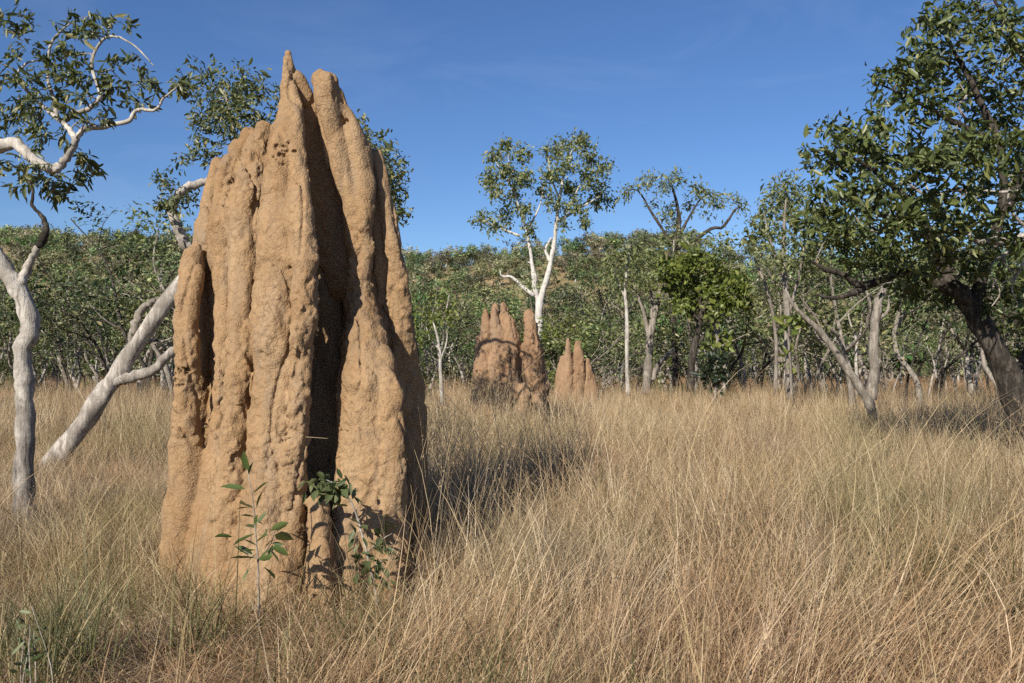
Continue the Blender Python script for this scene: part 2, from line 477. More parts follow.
MOUND_Y = 6.75
BIG = [
    # core
    [(286, 640, .55, 96), (284, 500, .62, 84), (272, 350, .58, 62), (276, 240, .46, 46), (282, 160, .36, 24), (294, 112, .25, 11)],
    [(250, 420, .30, 44), (250, 300, .30, 40), (248, 220, .28, 30), (250, 165, .24, 20), (252, 142, .22, 14)],
    [(374, 640, .50, 46), (376, 480, .58, 34), (372, 330, .60, 27), (356, 220, .48, 21), (338, 130, .28, 14)],
    [(288, 68, .0, 5), (295, 80, .02, 8), (303, 93, .07, 10), (311, 108, .16, 13), (318, 160, .36, 20), (322, 260, .62, 30), (324, 400, .70, 36)],
    [(352, 140, .36, 10), (366, 180, .40, 16), (374, 240, .44, 22), (380, 310, .46, 28), (384, 400, .46, 32)],
    # central spire
    [(270, 640, -.56, 52), (272, 540, -.52, 37), (276, 460, -.46, 27), (279, 380, -.40, 28), (281, 300, -.38, 28), (283, 230, -.32, 26), (286, 170, -.24, 22), (288, 135, -.15, 17), (288, 108, -.09, 12), (287, 86, -.05, 9), (286.5, 68, -.03, 6.5), (286, 52, -.02, 4)],
    [(292, 560, -.62, 16), (295, 440, -.62, 13), (301, 350, -.60, 14), (303, 280, -.55, 14), (303, 200, -.43, 12), (299, 140, -.25, 9), (296, 108, -.13, 7), (291, 84, -.06, 4)],
    [(262, 520, -.58, 16), (261, 420, -.50, 11), (264, 330, -.44, 11), (268, 230, -.36, 11), (276, 160, -.22, 9)],
    # next buttress to the west, ending in a shoulder
    [(226, 640, -.50, 42), (230, 520, -.44, 26), (236, 430, -.38, 17), (240, 360, -.32, 16), (244, 280, -.22, 16), (250, 200, -.08, 17), (258, 155, .06, 15), (265, 133, .13, 12)],
    [(205, 640, -.34, 38), (213, 520, -.30, 20), (219, 430, -.24, 11), (223, 370, -.18, 10), (225, 300, -.10, 12), (223, 230, -.02, 16), (230, 172, .12, 14), (242, 148, .20, 12)],
    [(226, 380, .22, 20), (222, 310, .20, 18), (213, 245, .16, 18), (208, 205, .20, 11), (220, 165, .24, 9)],
    # low outer column
    [(188, 640, -.16, 32), (187, 540, -.20, 24), (188, 450, -.26, 15), (187, 380, -.28, 13.5), (187, 320, -.26, 13.5), (190, 275, -.18, 12.5), (193, 254, -.06, 9)],
    [(184, 640, .2, 30), (186, 500, .22, 20), (190, 380, .22, 13), (196, 270, .2, 10)],
    [(201, 226, .16, 9), (199, 262, .06, 11), (199, 330, .06, 10), (197, 420, .1, 12)],
    # second spire with the rounded head
    [(322, 83, .06, 14.5), (327, 110, .05, 13), (338, 150, .10, 13), (351, 200, .14, 13), (355, 260, .14, 12), (357, 310, .10, 13)],
    [(325, 120, .26, 14), (332, 180, .36, 18), (344, 280, .50, 26)],
    [(331, 96, .10, 11), (343, 116, .12, 11), (356, 145, .15, 13), (362, 180, .14, 12), (363, 240, .08, 8), (362, 300, .04, 9)],
    # wide lower buttress
    [(362, 300, .06, 13), (367, 340, -.08, 24), (370, 390, -.20, 30), (370, 450, -.24, 34), (372, 520, -.28, 36), (372, 640, -.30, 46)],
    [(347, 400, -.26, 12), (352, 460, -.32, 13), (362, 540, -.36, 14)],
    [(384, 360, -.24, 11), (391, 400, -.34, 14), (394, 450, -.40, 14), (392, 510, -.42, 16), (384, 590, -.42, 24)],
    # eastern thin column
    [(372, 158, .36, 9), (379, 190, .34, 10), (388, 220, .32, 11), (393, 260, .30, 12), (396, 310, .30, 14), (399, 345, .36, 18), (401, 400, .54, 24), (402, 470, .54, 26), (400, 540, .5, 28), (390, 640, .4, 40)],
    # foot
    [(176, 660, .0, 44), (176, 560, .05, 16)], [(236, 670, -.66, 40), (236, 575, -.58, 18)], [(278, 670, -.72, 36), (276, 590, -.66, 14)], [(376, 670, -.52, 44), (384, 570, -.42, 16)],
    # nub
    [(320, 505, -.68, 11), (321, 540, -.72, 15), (322, 640, -.76, 20)],
    [(345, 512, -.46, 10), (345, 545, -.56, 16), (348, 640, -.62, 24)], [(304, 530, -.50, 9), (303, 640, -.6, 20)],
]
build_mound('termite_mound', BIG, MOUND_Y, .0105, .022,
            [(282, 152, -.42, 15, 22), (340, 98, .0, 5, 10), (343, 119, .0, 5, 14), (186, 374, -.24, 12, 22), (300, 345, -.55, 8, 3), (345, 430, -.3, 6, 3)],
            'tallest orange earth mound, fluted with twin spires and a deep dark cleft', M_mound, 3)

# ------------------------------------------------------------------ world, sun
SUN_EL, SUN_DIR = math.radians(30), (-0.45, -0.89)
w = bpy.data.worlds.new('World'); SC.world = w; w.use_nodes = True
nt = w.node_tree
bg = nt.nodes['Background']
sky = nt.nodes.new('ShaderNodeTexSky'); sky.sky_type = 'NISHITA'; sky.sun_disc = False
sky.sun_elevation = SUN_EL
sky.sun_rotation = math.atan2(SUN_DIR[0], SUN_DIR[1])
sky.altitude = 600; sky.air_density = 1.0; sky.dust_density = .3; sky.ozone_density = 5.0
hs = nt.nodes.new('ShaderNodeHueSaturation'); hs.inputs['Saturation'].default_value = 1.1; hs.inputs['Hue'].default_value = .507
nt.links.new(sky.outputs[0], hs.inputs['Color']); tc = nt.nodes.new('ShaderNodeTexCoord'); mp = nt.nodes.new('ShaderNodeMapping'); mp.inputs['Scale'].default_value = (2.2, 2.2, 9.0); mp.inputs['Rotation'].default_value = (0, .35, 0)
nz = nt.nodes.new('ShaderNodeTexNoise'); nz.inputs['Scale'].default_value = 1.6; nz.inputs['Detail'].default_value = 7; nz.inputs['Roughness'].default_value = .6; nz.inputs['Distortion'].default_value = .6
cr = nt.nodes.new('ShaderNodeValToRGB'); cr.color_ramp.elements[0].position = .5; cr.color_ramp.elements[1].position = .85; cr.color_ramp.elements[1].color = (.07, .07, .07, 1)
mx = nt.nodes.new('ShaderNodeMix'); mx.data_type = 'RGBA'; mx.inputs[7].default_value = (9, 9.6, 10.4, 1)
nt.links.new(tc.outputs['Generated'], mp.inputs['Vector']); nt.links.new(mp.outputs[0], nz.inputs['Vector']); nt.links.new(nz.outputs['Fac'], cr.inputs['Fac'])
nt.links.new(cr.outputs['Color'], mx.inputs[0]); nt.links.new(hs.outputs[0], mx.inputs[6]); nt.links.new(mx.outputs[2], bg.inputs['Color'])
bg.inputs['Strength'].default_value = 0.083
sd = bpy.data.lights.new('sun', 'SUN'); sd.energy = 5.0; sd.angle = math.radians(.5); sd.color = (1, .925, .81)
so = bpy.data.objects.new('sun', sd); COL.objects.link(so)
dv = Vector((-SUN_DIR[0] * math.cos(SUN_EL), -SUN_DIR[1] * math.cos(SUN_EL), -math.sin(SUN_EL)))
so.rotation_euler = dv.to_track_quat('-Z', 'Y').to_euler(); so.location = (-20, -40, 30)
SC.view_settings.view_transform = 'Standard'; SC.view_settings.look = 'None'
SC.view_settings.exposure = 0.5; SC.view_settings.gamma = 1
SC.cycles.max_bounces = 6; SC.cycles.diffuse_bounces = 3; SC.cycles.glossy_bounces = 2; SC.cycles.transmission_bounces = 3
SC.cycles.use_denoising = False

#@@GROUND
def grid_sheet(xs, ys, zf):
    gx, gy = np.meshgrid(xs, ys, indexing='ij')
    v = np.stack([gx, gy, zf(gx, gy)], -1).reshape(-1, 3)
    n, m = len(xs), len(ys)
    i = (np.arange(n - 1)[:, None] * m + np.arange(m - 1)[None]).ravel()
    return v, np.stack([i, i + m, i + m + 1, i + 1], 1)


xs = np.concatenate([np.linspace(-900, -42, 20), np.linspace(-40, 40, 161), np.linspace(42, 900, 20)])
ys = np.concatenate([np.linspace(-300, -7, 10), np.linspace(-6, 60, 133), np.linspace(64, 1500, 40)])
mb = MB(); mb.add(*grid_sheet(xs, ys, gz))
tag(link('ground', mb.mesh('ground', [M_ground])), kind='structure')


#@@HILL
def hill_z(x, y):
    """a long scrubby ridge behind the plain"""
    x, y = np.asarray(x, float), np.asarray(y, float)
    az = x / np.maximum(y, 1)                      # bearing, so the crest follows its own line
    crest = 27.5 + 3.2 * np.exp(-((az + .60) / .25) ** 2) - 1.5 * np.exp(-((az + .05) / .12) ** 2) + 2.6 * np.exp(-((az - .17) / .08) ** 2) - 3.5 * np.clip(az - .2, 0, .5) / .4
    crest = crest + .9 * np.sin(x * .06) + .6 * np.sin(x * .15 + 1)
    t = np.clip((y - 95) / 115, 0, 1)
    s = t * t * (3 - 2 * t)
    h = crest * (.55 * t + .45 * s) + 1.2 * np.sin(x * .05 + y * .07) * t
    back = np.clip((y - 215) / 300, 0, 1)
    return h * (1 - .75 * back) - .6 * (1 - t) - .05


xs = np.linspace(-420, 420, 141); ys = np.concatenate([np.linspace(92, 230, 60), np.linspace(240, 520, 12)])
mb = MB(); mb.add(*grid_sheet(xs, ys, hill_z))
tag(link('hill', mb.mesh('hill', [M_hill])), kind='structure')


#@@TREES
def px_limb(Y, pts):
    """[(px, py, rpx[, dY])] -> (x, y, z, r)"""
    out = []
    for q in pts:
        y = Y + (q[3] if len(q) > 3 else 0)
        out.append((*at(q[0], q[1], y), q[2] * y / FPX))
    return out


class Skel:
    def __init__(self):
        self.p = np.zeros((0, 3)); self.r = np.zeros(0)

    def add(self, P, frac=0.0):
        k = int(len(P) * frac)
        self.p = np.vstack([self.p, P[k:, :3]]); self.r = np.concatenate([self.r, P[k:, 3]])


def grow_twigs(mb, sk, targets, rng, rmax=.03, sides=4, mat=1, droop=.05, reach=9.0, wig=.1):
    """join each target point to the nearest wood with a curved twig; later twigs may spring from earlier ones"""
    d0 = np.array([np.min(((sk.p - t) ** 2).sum(1)) for t in targets])
    tw = []
    for i in np.argsort(d0):
        t = targets[i]
        d = np.sqrt(((sk.p - t) ** 2).sum(1))
        j = int(np.argmin(d + .15 * np.maximum(sk.p[:, 2] - t[2], 0)))
        L = d[j]
        if L < .04 or L > reach: continue
        r0 = min(sk.r[j] * .7, rmax, .008 + .012 * L)
        n = 5 if L > .5 else 4
        s = np.linspace(0, 1, n)[:, None]
        base = sk.p[j]
        mid = np.array((0, 0, 1.0)) * L * .12 * np.sin(s * PI) - np.array((0, 0, 1.0)) * droop * L * s ** 2
        P = base + (t - base) * s + mid + rng.normal(0, wig * L * .35, (n, 3)) * np.sin(s * PI)
        P = np.hstack([P, (r0 * (1 - .72 * s))])
        tube(mb, P, sides, mat)
        tw.append(P)
        sk.p = np.vstack([sk.p, P[1:, :3]]); sk.r = np.concatenate([sk.r, P[1:, 3]])
    return tw


def dress(mb, tw, rng, per, L, W, mat=0, spread=.10, simple=False, droop=.35, start=.35, outw=.6, Lvar=.3, up_bias=.7, bare=0.0):
    """leaves along the outer part of every twig"""
    B, D = [], []
    for P in tw:
        n = rng.poisson(per)
        if n == 0 or rng.random() < bare: continue
        s = start + (1 - start) * rng.random(n) ** .6
        f = s * (len(P) - 1); i = np.minimum(f.astype(int), len(P) - 2)
        b = P[i, :3] + (P[i + 1, :3] - P[i, :3]) * (f - i)[:, None]
        d = norm(P[i + 1, :3] - P[i, :3]) * outw + rng.normal(0, .62, (n, 3)) - np.array((0, 0, droop))
        B.append(b + rng.normal(0, spread, (n, 3))); D.append(d)
    if not B: return
    B = np.vstack(B); D = np.vstack(D)
    ll = L * np.exp(rng.normal(0, Lvar, len(B))); ww = ll * (W / L) * rng.uniform(.75, 1.25, len(B))
    leaves(mb, B, D, ll, ww, mat, rng, simple, up_bias=up_bias)


def blob_points(blobs, rng, shell=.5):
    """points inside (x,y,z,r,n) balls, thicker toward their skins"""
    out = []
    for b in blobs:
        n = int(b[4])
        d = norm(rng.normal(0, 1, (n, 3)))
        out.append(np.array(b[:3]) + d * (b[3] * rng.random(n) ** shell)[:, None] * np.array((1, 1, .85)))
    return np.vstack(out)


def px_blobs(Y, L, dens=1.0, dy=.8, rng=RNG):
    """[(px, py, rpx, n[, dY])]"""
    out = []
    for b in L:
        y = Y + (b[4] if len(b) > 4 else rng.uniform(-dy, dy))
        out.append((*at(b[0], b[1], y), b[2] * y / FPX, max(1, b[3] * dens)))
    return out


def hero_tree(name, label, cat, base, trunk, limbs, blobs, bark, leaf, seed, per=7, L=.11, W=.035, rmax=.02, twig=None,
              simple=False, group=None, spread=.05, droop=.35, dead=None, start=.35, frac=.3, sides=14, rough=.075, wig=.12, limb_bark=None, up_bias=.7, limb_mats=None, dead_mat=None, bare=.06):
    rng = np.random.default_rng(seed)
    root = empty(name, base, label, cat, group)
    base = np.asarray(base, float)
    sk = Skel()
    mb = MB(); P = smooth_path(trunk, 7, .035, rng); tube(mb, P, sides, 0, rough, rng); sk.add(P, .55)
    link('trunk', mb.mesh('trunk', [bark], True, base), root)
    for il, l in enumerate(limbs):
        mb = MB(); P = smooth_path(l, 6, .10, rng); P[:, 3] *= np.linspace(.9, .55, len(P)); tube(mb, P, 8, 0, rough, rng); sk.add(P, frac)
        link('branch', mb.mesh('branch', [(limb_mats or {}).get(il, limb_bark or bark)], True, base), root)
    for l in (dead or []):
        mb = MB(); P = smooth_path(l, 6, .2, rng); tube(mb, P, 7, 0, rough, rng)
        link('dead_branch', mb.mesh('dead_branch', [dead_mat or M_grey], True, base), root)
    if blobs:
        mb = MB()
        tw = grow_twigs(mb, sk, blob_points(blobs, rng), rng, rmax, 4, 1, wig=wig)
        dress(mb, tw, rng, per, L, W, 0, spread, simple, droop, start, up_bias=up_bias, bare=bare)
        link('crown', mb.mesh('crown', [leaf, twig or M_twig], True, base), root)
    return root


# --- crooked white-barked tree at the edge of the grass (its big limb comes back in from the left)
Y = 8.4
hero_tree('gum_tree', 'crooked upright white-trunked tree at the photo edge, forked, with drooping leaf sprays', 'tree', ground_at(24, Y),
          px_limb(Y, [(27, 585, 17), (26, 545, 12.5), (25, 515, 10.5), (24, 470, 9.2), (25, 420, 8.6), (25, 385, 8.6), (22, 352, 8.4), (31, 330, 9), (24, 303, 8.6), (15, 283, 8.6), (1, 264, 7.8), (-16, 232, 8), (-26, 185, 8), (-16, 156, 8, -.1), (0, 144, 8, -.2)]),
          [px_limb(Y, [(18, 290, 7), (24, 275, 6), (31, 259, 5.5), (41, 243, 5)]),
           px_limb(Y, [(40, 246, 4.6), (43, 238, 4.6), (46, 227, 3.8), (40, 214, 2.6), (32, 204, 2.3), (33, 190, 2.1), (26, 176, 1.8), (20, 166, 1.4)]),
           px_limb(Y, [(-6, 147, 8, -.2), (14, 143, 6.5, -.25), (32, 158, 6.5, -.3), (53, 170, 6, -.3), (64, 161, 5.5, -.25), (75, 140, 4.5, -.2), (66, 126, 3.8, -.1), (57, 118, 3.5, 0), (36, 100, 2.5, .2), (18, 78, 2.5, .3), (26, 64, 2.2, .3), (42, 60, 1.6, .4)]),
           px_limb(Y, [(75, 142, 3.5, -.2), (84, 129, 3.3, -.1), (105, 126, 3.2), (128, 121, 3), (137, 110, 2.8), (155, 110, 2.2), (164, 98, 1.8), (176, 88, 1.3)]),
           px_limb(Y, [(62, 122, 3.4, 0), (76, 113, 3.2), (90, 108, 3), (101, 94, 3), (94, 76, 2.6), (92, 60, 2.4), (103, 40, 2), (118, 37, 1.8), (136, 47, 1.4), (154, 66, 1)]),
           px_limb(Y, [(57, 119, 2.8, .1), (54, 100, 2.4, .2), (48, 80, 2, .3), (50, 48, 1.9, .3), (60, 32, 1.6, .3), (72, 22, 1.2, .3)])],
          px_blobs(Y, [(6, 8, 22, 12), (60, 55, 24, 16), (42, 82, 24, 16), (74, 72, 22, 14), (92, 26, 22, 14), (118, 22, 16, 9), (126, 58, 18, 9), (108, 92, 22, 12), (148, 82, 20, 12), (176, 82, 14, 9),
                       (68, 106, 22, 14), (30, 104, 22, 13), (12, 124, 24, 14), (40, 132, 24, 14), (16, 172, 24, 16), (46, 184, 22, 14), (76, 176, 22, 14), (88, 160, 12, 5), (60, 196, 14, 6), (66, 22, 22, 12), (130, 100, 18, 9), (100, 118, 14, 7), (-20, 90, 40, 20), (-25, 30, 40, 16), (-40, 140, 40, 16), (20, 50, 20, 8)], 1.05, .7),
          M_stock, L_sage, 21, limb_bark=M_white, limb_mats={1: M_dark}, bare=.2, per=13, L=.078, W=.025, rmax=.014, spread=.025, droop=.5, twig=M_pale)

# --- leaning pale tree whose crown stands up behind the tallest mound
Y = 13.2
hero_tree('gum_tree', 'leaning pale gum tree with dark stub, its crown rising behind the tallest mound', 'tree', ground_at(40, Y),
          px_limb(Y, [(34, 500, 12), (50, 468, 10.8), (78, 430, 9.4), (105, 392, 8.8), (118, 374, 8.6), (140, 338, 7.8), (175, 291, 7.2), (205, 250, 8, .2), (230, 205, 7, .3), (245, 165, 6, .4), (262, 120, 4, .5)]),
          [px_limb(Y, [(116, 380, 8), (135, 377, 6.5), (158, 366, 6), (172, 352, 5.5), (200, 335, 5, .2), (260, 300, 4, .5), (330, 240, 4, .6), (365, 200, 3, .7), (385, 170, 2, .7)]),
           px_limb(Y, [(212, 245, 6.5, .2), (188, 246, 6.5, .05), (180, 232, 6.5), (172, 215, 6.5), (175, 201, 6.3), (187, 187, 5.8), (210, 180, 5.4, .1), (236, 160, 4, .2), (232, 120, 3, .2), (224, 90, 2, .2)]),
           px_limb(Y, [(245, 170, 4, .4), (300, 130, 4, .8), (350, 130, 3, .9), (380, 150, 2, .9)])],
          px_blobs(Y, [(205, 80, 26, 22), (238, 85, 30, 30), (262, 95, 26, 22), (225, 112, 30, 32), (206, 128, 24, 20), (205, 155, 18, 14), (248, 120, 30, 26), (215, 100, 26, 20), (163, 180, 14, 9), (172, 200, 16, 10), (190, 195, 14, 8), (162, 210, 12, 6), (188, 160, 12, 6),
                       (370, 150, 28, 24), (388, 165, 24, 22), (392, 190, 20, 18), (384, 210, 20, 16), (365, 185, 24, 16), (400, 175, 12, 8), (355, 130, 22, 12), (310, 110, 40, 20), (300, 160, 40, 20), (398, 212, 12, 8), (288, 128, 20, 30), (300, 155, 26, 34), (278, 160, 24, 26), (292, 185, 26, 26), (270, 130, 18, 16)], 1.7, .8),
          M_pale, L_sage, 22, bare=.14, per=10, L=.082, W=.031, rmax=.014, spread=.05, droop=.3, twig=M_pale,
          dead=[px_limb(Y, [(132, 348, 4.5), (134, 330, 4.3), (141, 312, 4.2), (152, 303, 3.2), (160, 298, 1.5)])])

# --- tall white gum beyond the second mound
Y = 41
hero_tree('white_gum_tree', 'tall gum tree with bright white forked trunk and two airy tufted heads against the sky', 'tree', ground_at(538, Y),
          px_limb(Y, [(536, 388, 5.2), (538, 340, 4.4), (539, 310, 4), (542, 294, 3.3), (549, 270, 2.6), (554, 245, 2.2), (556, 225, 1.8), (560, 195, 1.5), (565, 170, .8), (572, 150, .4)]),
          [px_limb(Y, [(540, 304, 3.3), (535, 290, 2.9), (533, 270, 2.6), (530, 250, 2.2), (527, 232, 1.9), (518, 205, 1.4), (512, 180, 1.1), (508, 155, .4)]),
           px_limb(Y, [(534, 296, 2.6), (522, 286, 2.2), (512, 277, 2), (502, 276, 1.4), (500, 270, .9)]),
           px_limb(Y, [(536, 282, 2), (533, 266, 1.6), (528, 262, 1)]),
           px_limb(Y, [(550, 262, 2.2), (546, 250, 2), (551, 238, 1.6)]),
           px_limb(Y, [(556, 222, 2), (572, 213, 1.8), (585, 205, 1.4), (600, 196, .9)]),
           px_limb(Y, [(527, 230, 1.6), (540, 205, .9), (545, 175, .4)]),
           px_limb(Y, [(520, 236, 1.8), (500, 228, 1.4), (486, 222, 1)]),
           px_limb(Y, [(514, 190, 1.4), (504, 176, 1.1), (494, 158, .6)]), px_limb(Y, [(560, 200, 1.4), (552, 180, 1.1), (548, 158, .6)]), px_limb(Y, [(566, 212, 1.4), (580, 185, 1.2), (592, 162, .6)])],
          px_blobs(Y, [(508, 145, 10, 10), (494, 155, 10, 10), (522, 156, 11, 12), (490, 178, 10, 10), (505, 172, 12, 14), (524, 178, 12, 14), (494, 190, 11, 11), (512, 196, 11, 11), (482, 218, 10, 9), (494, 226, 9, 7), (506, 218, 9, 8), (524, 212, 11, 10), (530, 228, 8, 6),
                       (552, 152, 10, 11), (564, 146, 10, 11), (580, 142, 10, 11), (590, 156, 11, 12), (604, 168, 10, 9), (570, 166, 12, 14), (552, 176, 12, 13), (588, 178, 11, 11), (570, 188, 11, 11), (604, 188, 10, 9), (594, 200, 9, 8), (556, 206, 10, 9), (576, 206, 10, 9), (584, 222, 9, 7), (610, 200, 7, 4), (545, 190, 8, 6), (562, 224, 7, 4)], 1.7, 1.0),
          M_chalk, L_gum, 23, per=17, L=.18, W=.08, rmax=.035, spread=.16, droop=.3, twig=M_pale, simple=True)

# --- twisted sparse tree with a long crooked limb
Y = 36
hero_tree('twisted_tree', 'twisted grey tree with a long dark crooked limb and thin sparse foliage', 'tree', ground_at(673, Y),
          px_limb(Y, [(676, 386, 3.6), (674, 340, 3.2), (672, 300, 3.2), (670, 268, 3.2), (671, 254, 3), (677, 240, 2.6), (679, 219, 2), (676, 200, 1.4), (672, 186, .9)]),
          [px_limb(Y, [(671, 258, 2.8), (680, 246, 2.6), (696, 239, 2.4), (711, 229, 2.3), (722, 227, 2.1), (729, 219, 2), (735, 210, 1.6), (742, 206, 1)]),
           px_limb(Y, [(674, 246, 2), (660, 226, 1.8), (648, 206, 1.5), (638, 191, 1.1), (626, 190, .7)]),
           px_limb(Y, [(679, 236, 1.8), (690, 216, 1.5), (700, 200, 1.1), (712, 192, .7)])],
          px_blobs(Y, [(625, 192, 7, 6), (640, 186, 9, 8), (650, 180, 8, 7), (664, 185, 9, 8), (676, 178, 8, 8), (700, 190, 10, 10), (712, 198, 9, 8), (724, 200, 9, 7), (738, 205, 9, 8), (668, 214, 10, 13), (674, 226, 8, 9), (690, 206, 8, 7), (706, 212, 7, 4), (655, 200, 7, 4)], 1.7, .9),
          M_dark, L_gum, 24, per=11, L=.17, W=.06, rmax=.03, spread=.14, droop=.3, simple=True)

# --- bright green tree
Y = 30
hero_tree('bright_green_tree', 'low tree with vivid yellow-green leaf mass on a dark stem, below the twisted limb', 'tree', ground_at(692, Y),
          px_limb(Y, [(690, 392, 4), (692, 360, 3.6), (697, 335, 3.2), (701, 315, 3), (700, 290, 2)]),
          [px_limb(Y, [(699, 322, 2.4), (684, 300, 2), (672, 286, 1.4)]), px_limb(Y, [(701, 314, 2.2), (720, 296, 1.8), (736, 282, 1.2)]), px_limb(Y, [(694, 350, 2), (712, 325, 1.6), (722, 312, 1)])],
          px_blobs(Y, [(668, 275, 11, 18), (682, 264, 11, 18), (696, 260, 10, 15), (676, 290, 11, 15), (694, 280, 13, 22), (712, 270, 11, 17), (728, 276, 11, 17), (740, 286, 9, 11), (712, 290, 12, 18), (730, 298, 11, 14), (694, 300, 11, 14), (716, 310, 9, 9), (662, 266, 7, 7), (740, 300, 7, 7), (682, 306, 8, 7)], 1.3, .9),
          M_dark, L_bright, 25, per=12, L=.20, W=.10, rmax=.03, spread=.16, droop=.2, simple=True)

# --- grey fork-trunked tree and thin white saplings in front of the wood
Y = 31
hero_tree('grey_tree', 'grey-barked forked tree with one low dead arm standing at the edge of the grass', 'tree', ground_at(648, Y),
          px_limb(Y, [(646, 394, 5), (648, 372, 4.2), (649, 350, 4), (651, 330, 3.6), (656, 310, 3), (660, 290, 2.2), (664, 270, 1.4)]),
          [px_limb(Y, [(650, 345, 3), (645, 318, 2.6), (638, 296, 2), (630, 280, 1.2)]), px_limb(Y, [(651, 326, 2.4), (652, 300, 2), (648, 280, 1.2)])],
          px_blobs(Y, [(640, 262, 13, 20), (655, 258, 12, 16), (628, 275, 12, 14), (620, 292, 11, 10), (646, 285, 11, 10), (660, 276, 10, 10), (612, 270, 10, 8)], 1.2, .9),
          M_grey, L_gum, 26, per=11, L=.18, W=.06, rmax=.03, spread=.16, simple=True, dead=[px_limb(Y, [(652, 380, 3), (658, 366, 2.8), (666, 357, 2.4), (674, 350, 1.4)])])
Y = 27
hero_tree('white_sapling', 'slim white-stemmed young gum beside the grey forked tree', 'tree', ground_at(628, Y),
          px_limb(Y, [(628, 396, 2.3), (627, 360, 2), (627, 320, 1.9), (625, 290, 1.6), (628, 262, 1.2), (630, 245, .8)]),
          [px_limb(Y, [(626, 300, 1.2), (616, 276, .9), (610, 262, .6)])],
          px_blobs(Y, [(628, 244, 11, 12), (616, 256, 11, 12), (636, 262, 10, 9), (608, 270, 9, 8), (622, 280, 9, 7)], 1.2, .7),
          M_white, L_gum, 27, per=10, L=.17, W=.055, rmax=.02, spread=.13, simple=True)
Y = 24
hero_tree('white_sapling', 'slim white-stemmed young tree with few leaves between second mound and tallest mound', 'tree', ground_at(441, Y),
          px_limb(Y, [(442, 405, 2.2), (441, 380, 1.9), (440, 355, 1.7), (437, 335, 1.3), (433, 322, .8)]),
          [px_limb(Y, [(441, 360, 1.2), (447, 340, 1), (446, 322, .6)]), px_limb(Y, [(440, 350, 1), (430, 338, .8), (426, 326, .5)])],
          px_blobs(Y, [(430, 318, 12, 14), (446, 314, 12, 14), (424, 336, 9, 8), (440, 300, 9, 8)], 1, .6),
          M_white, L_bright, 28, per=9, L=.13, W=.06, rmax=.015, spread=.1, simple=True)

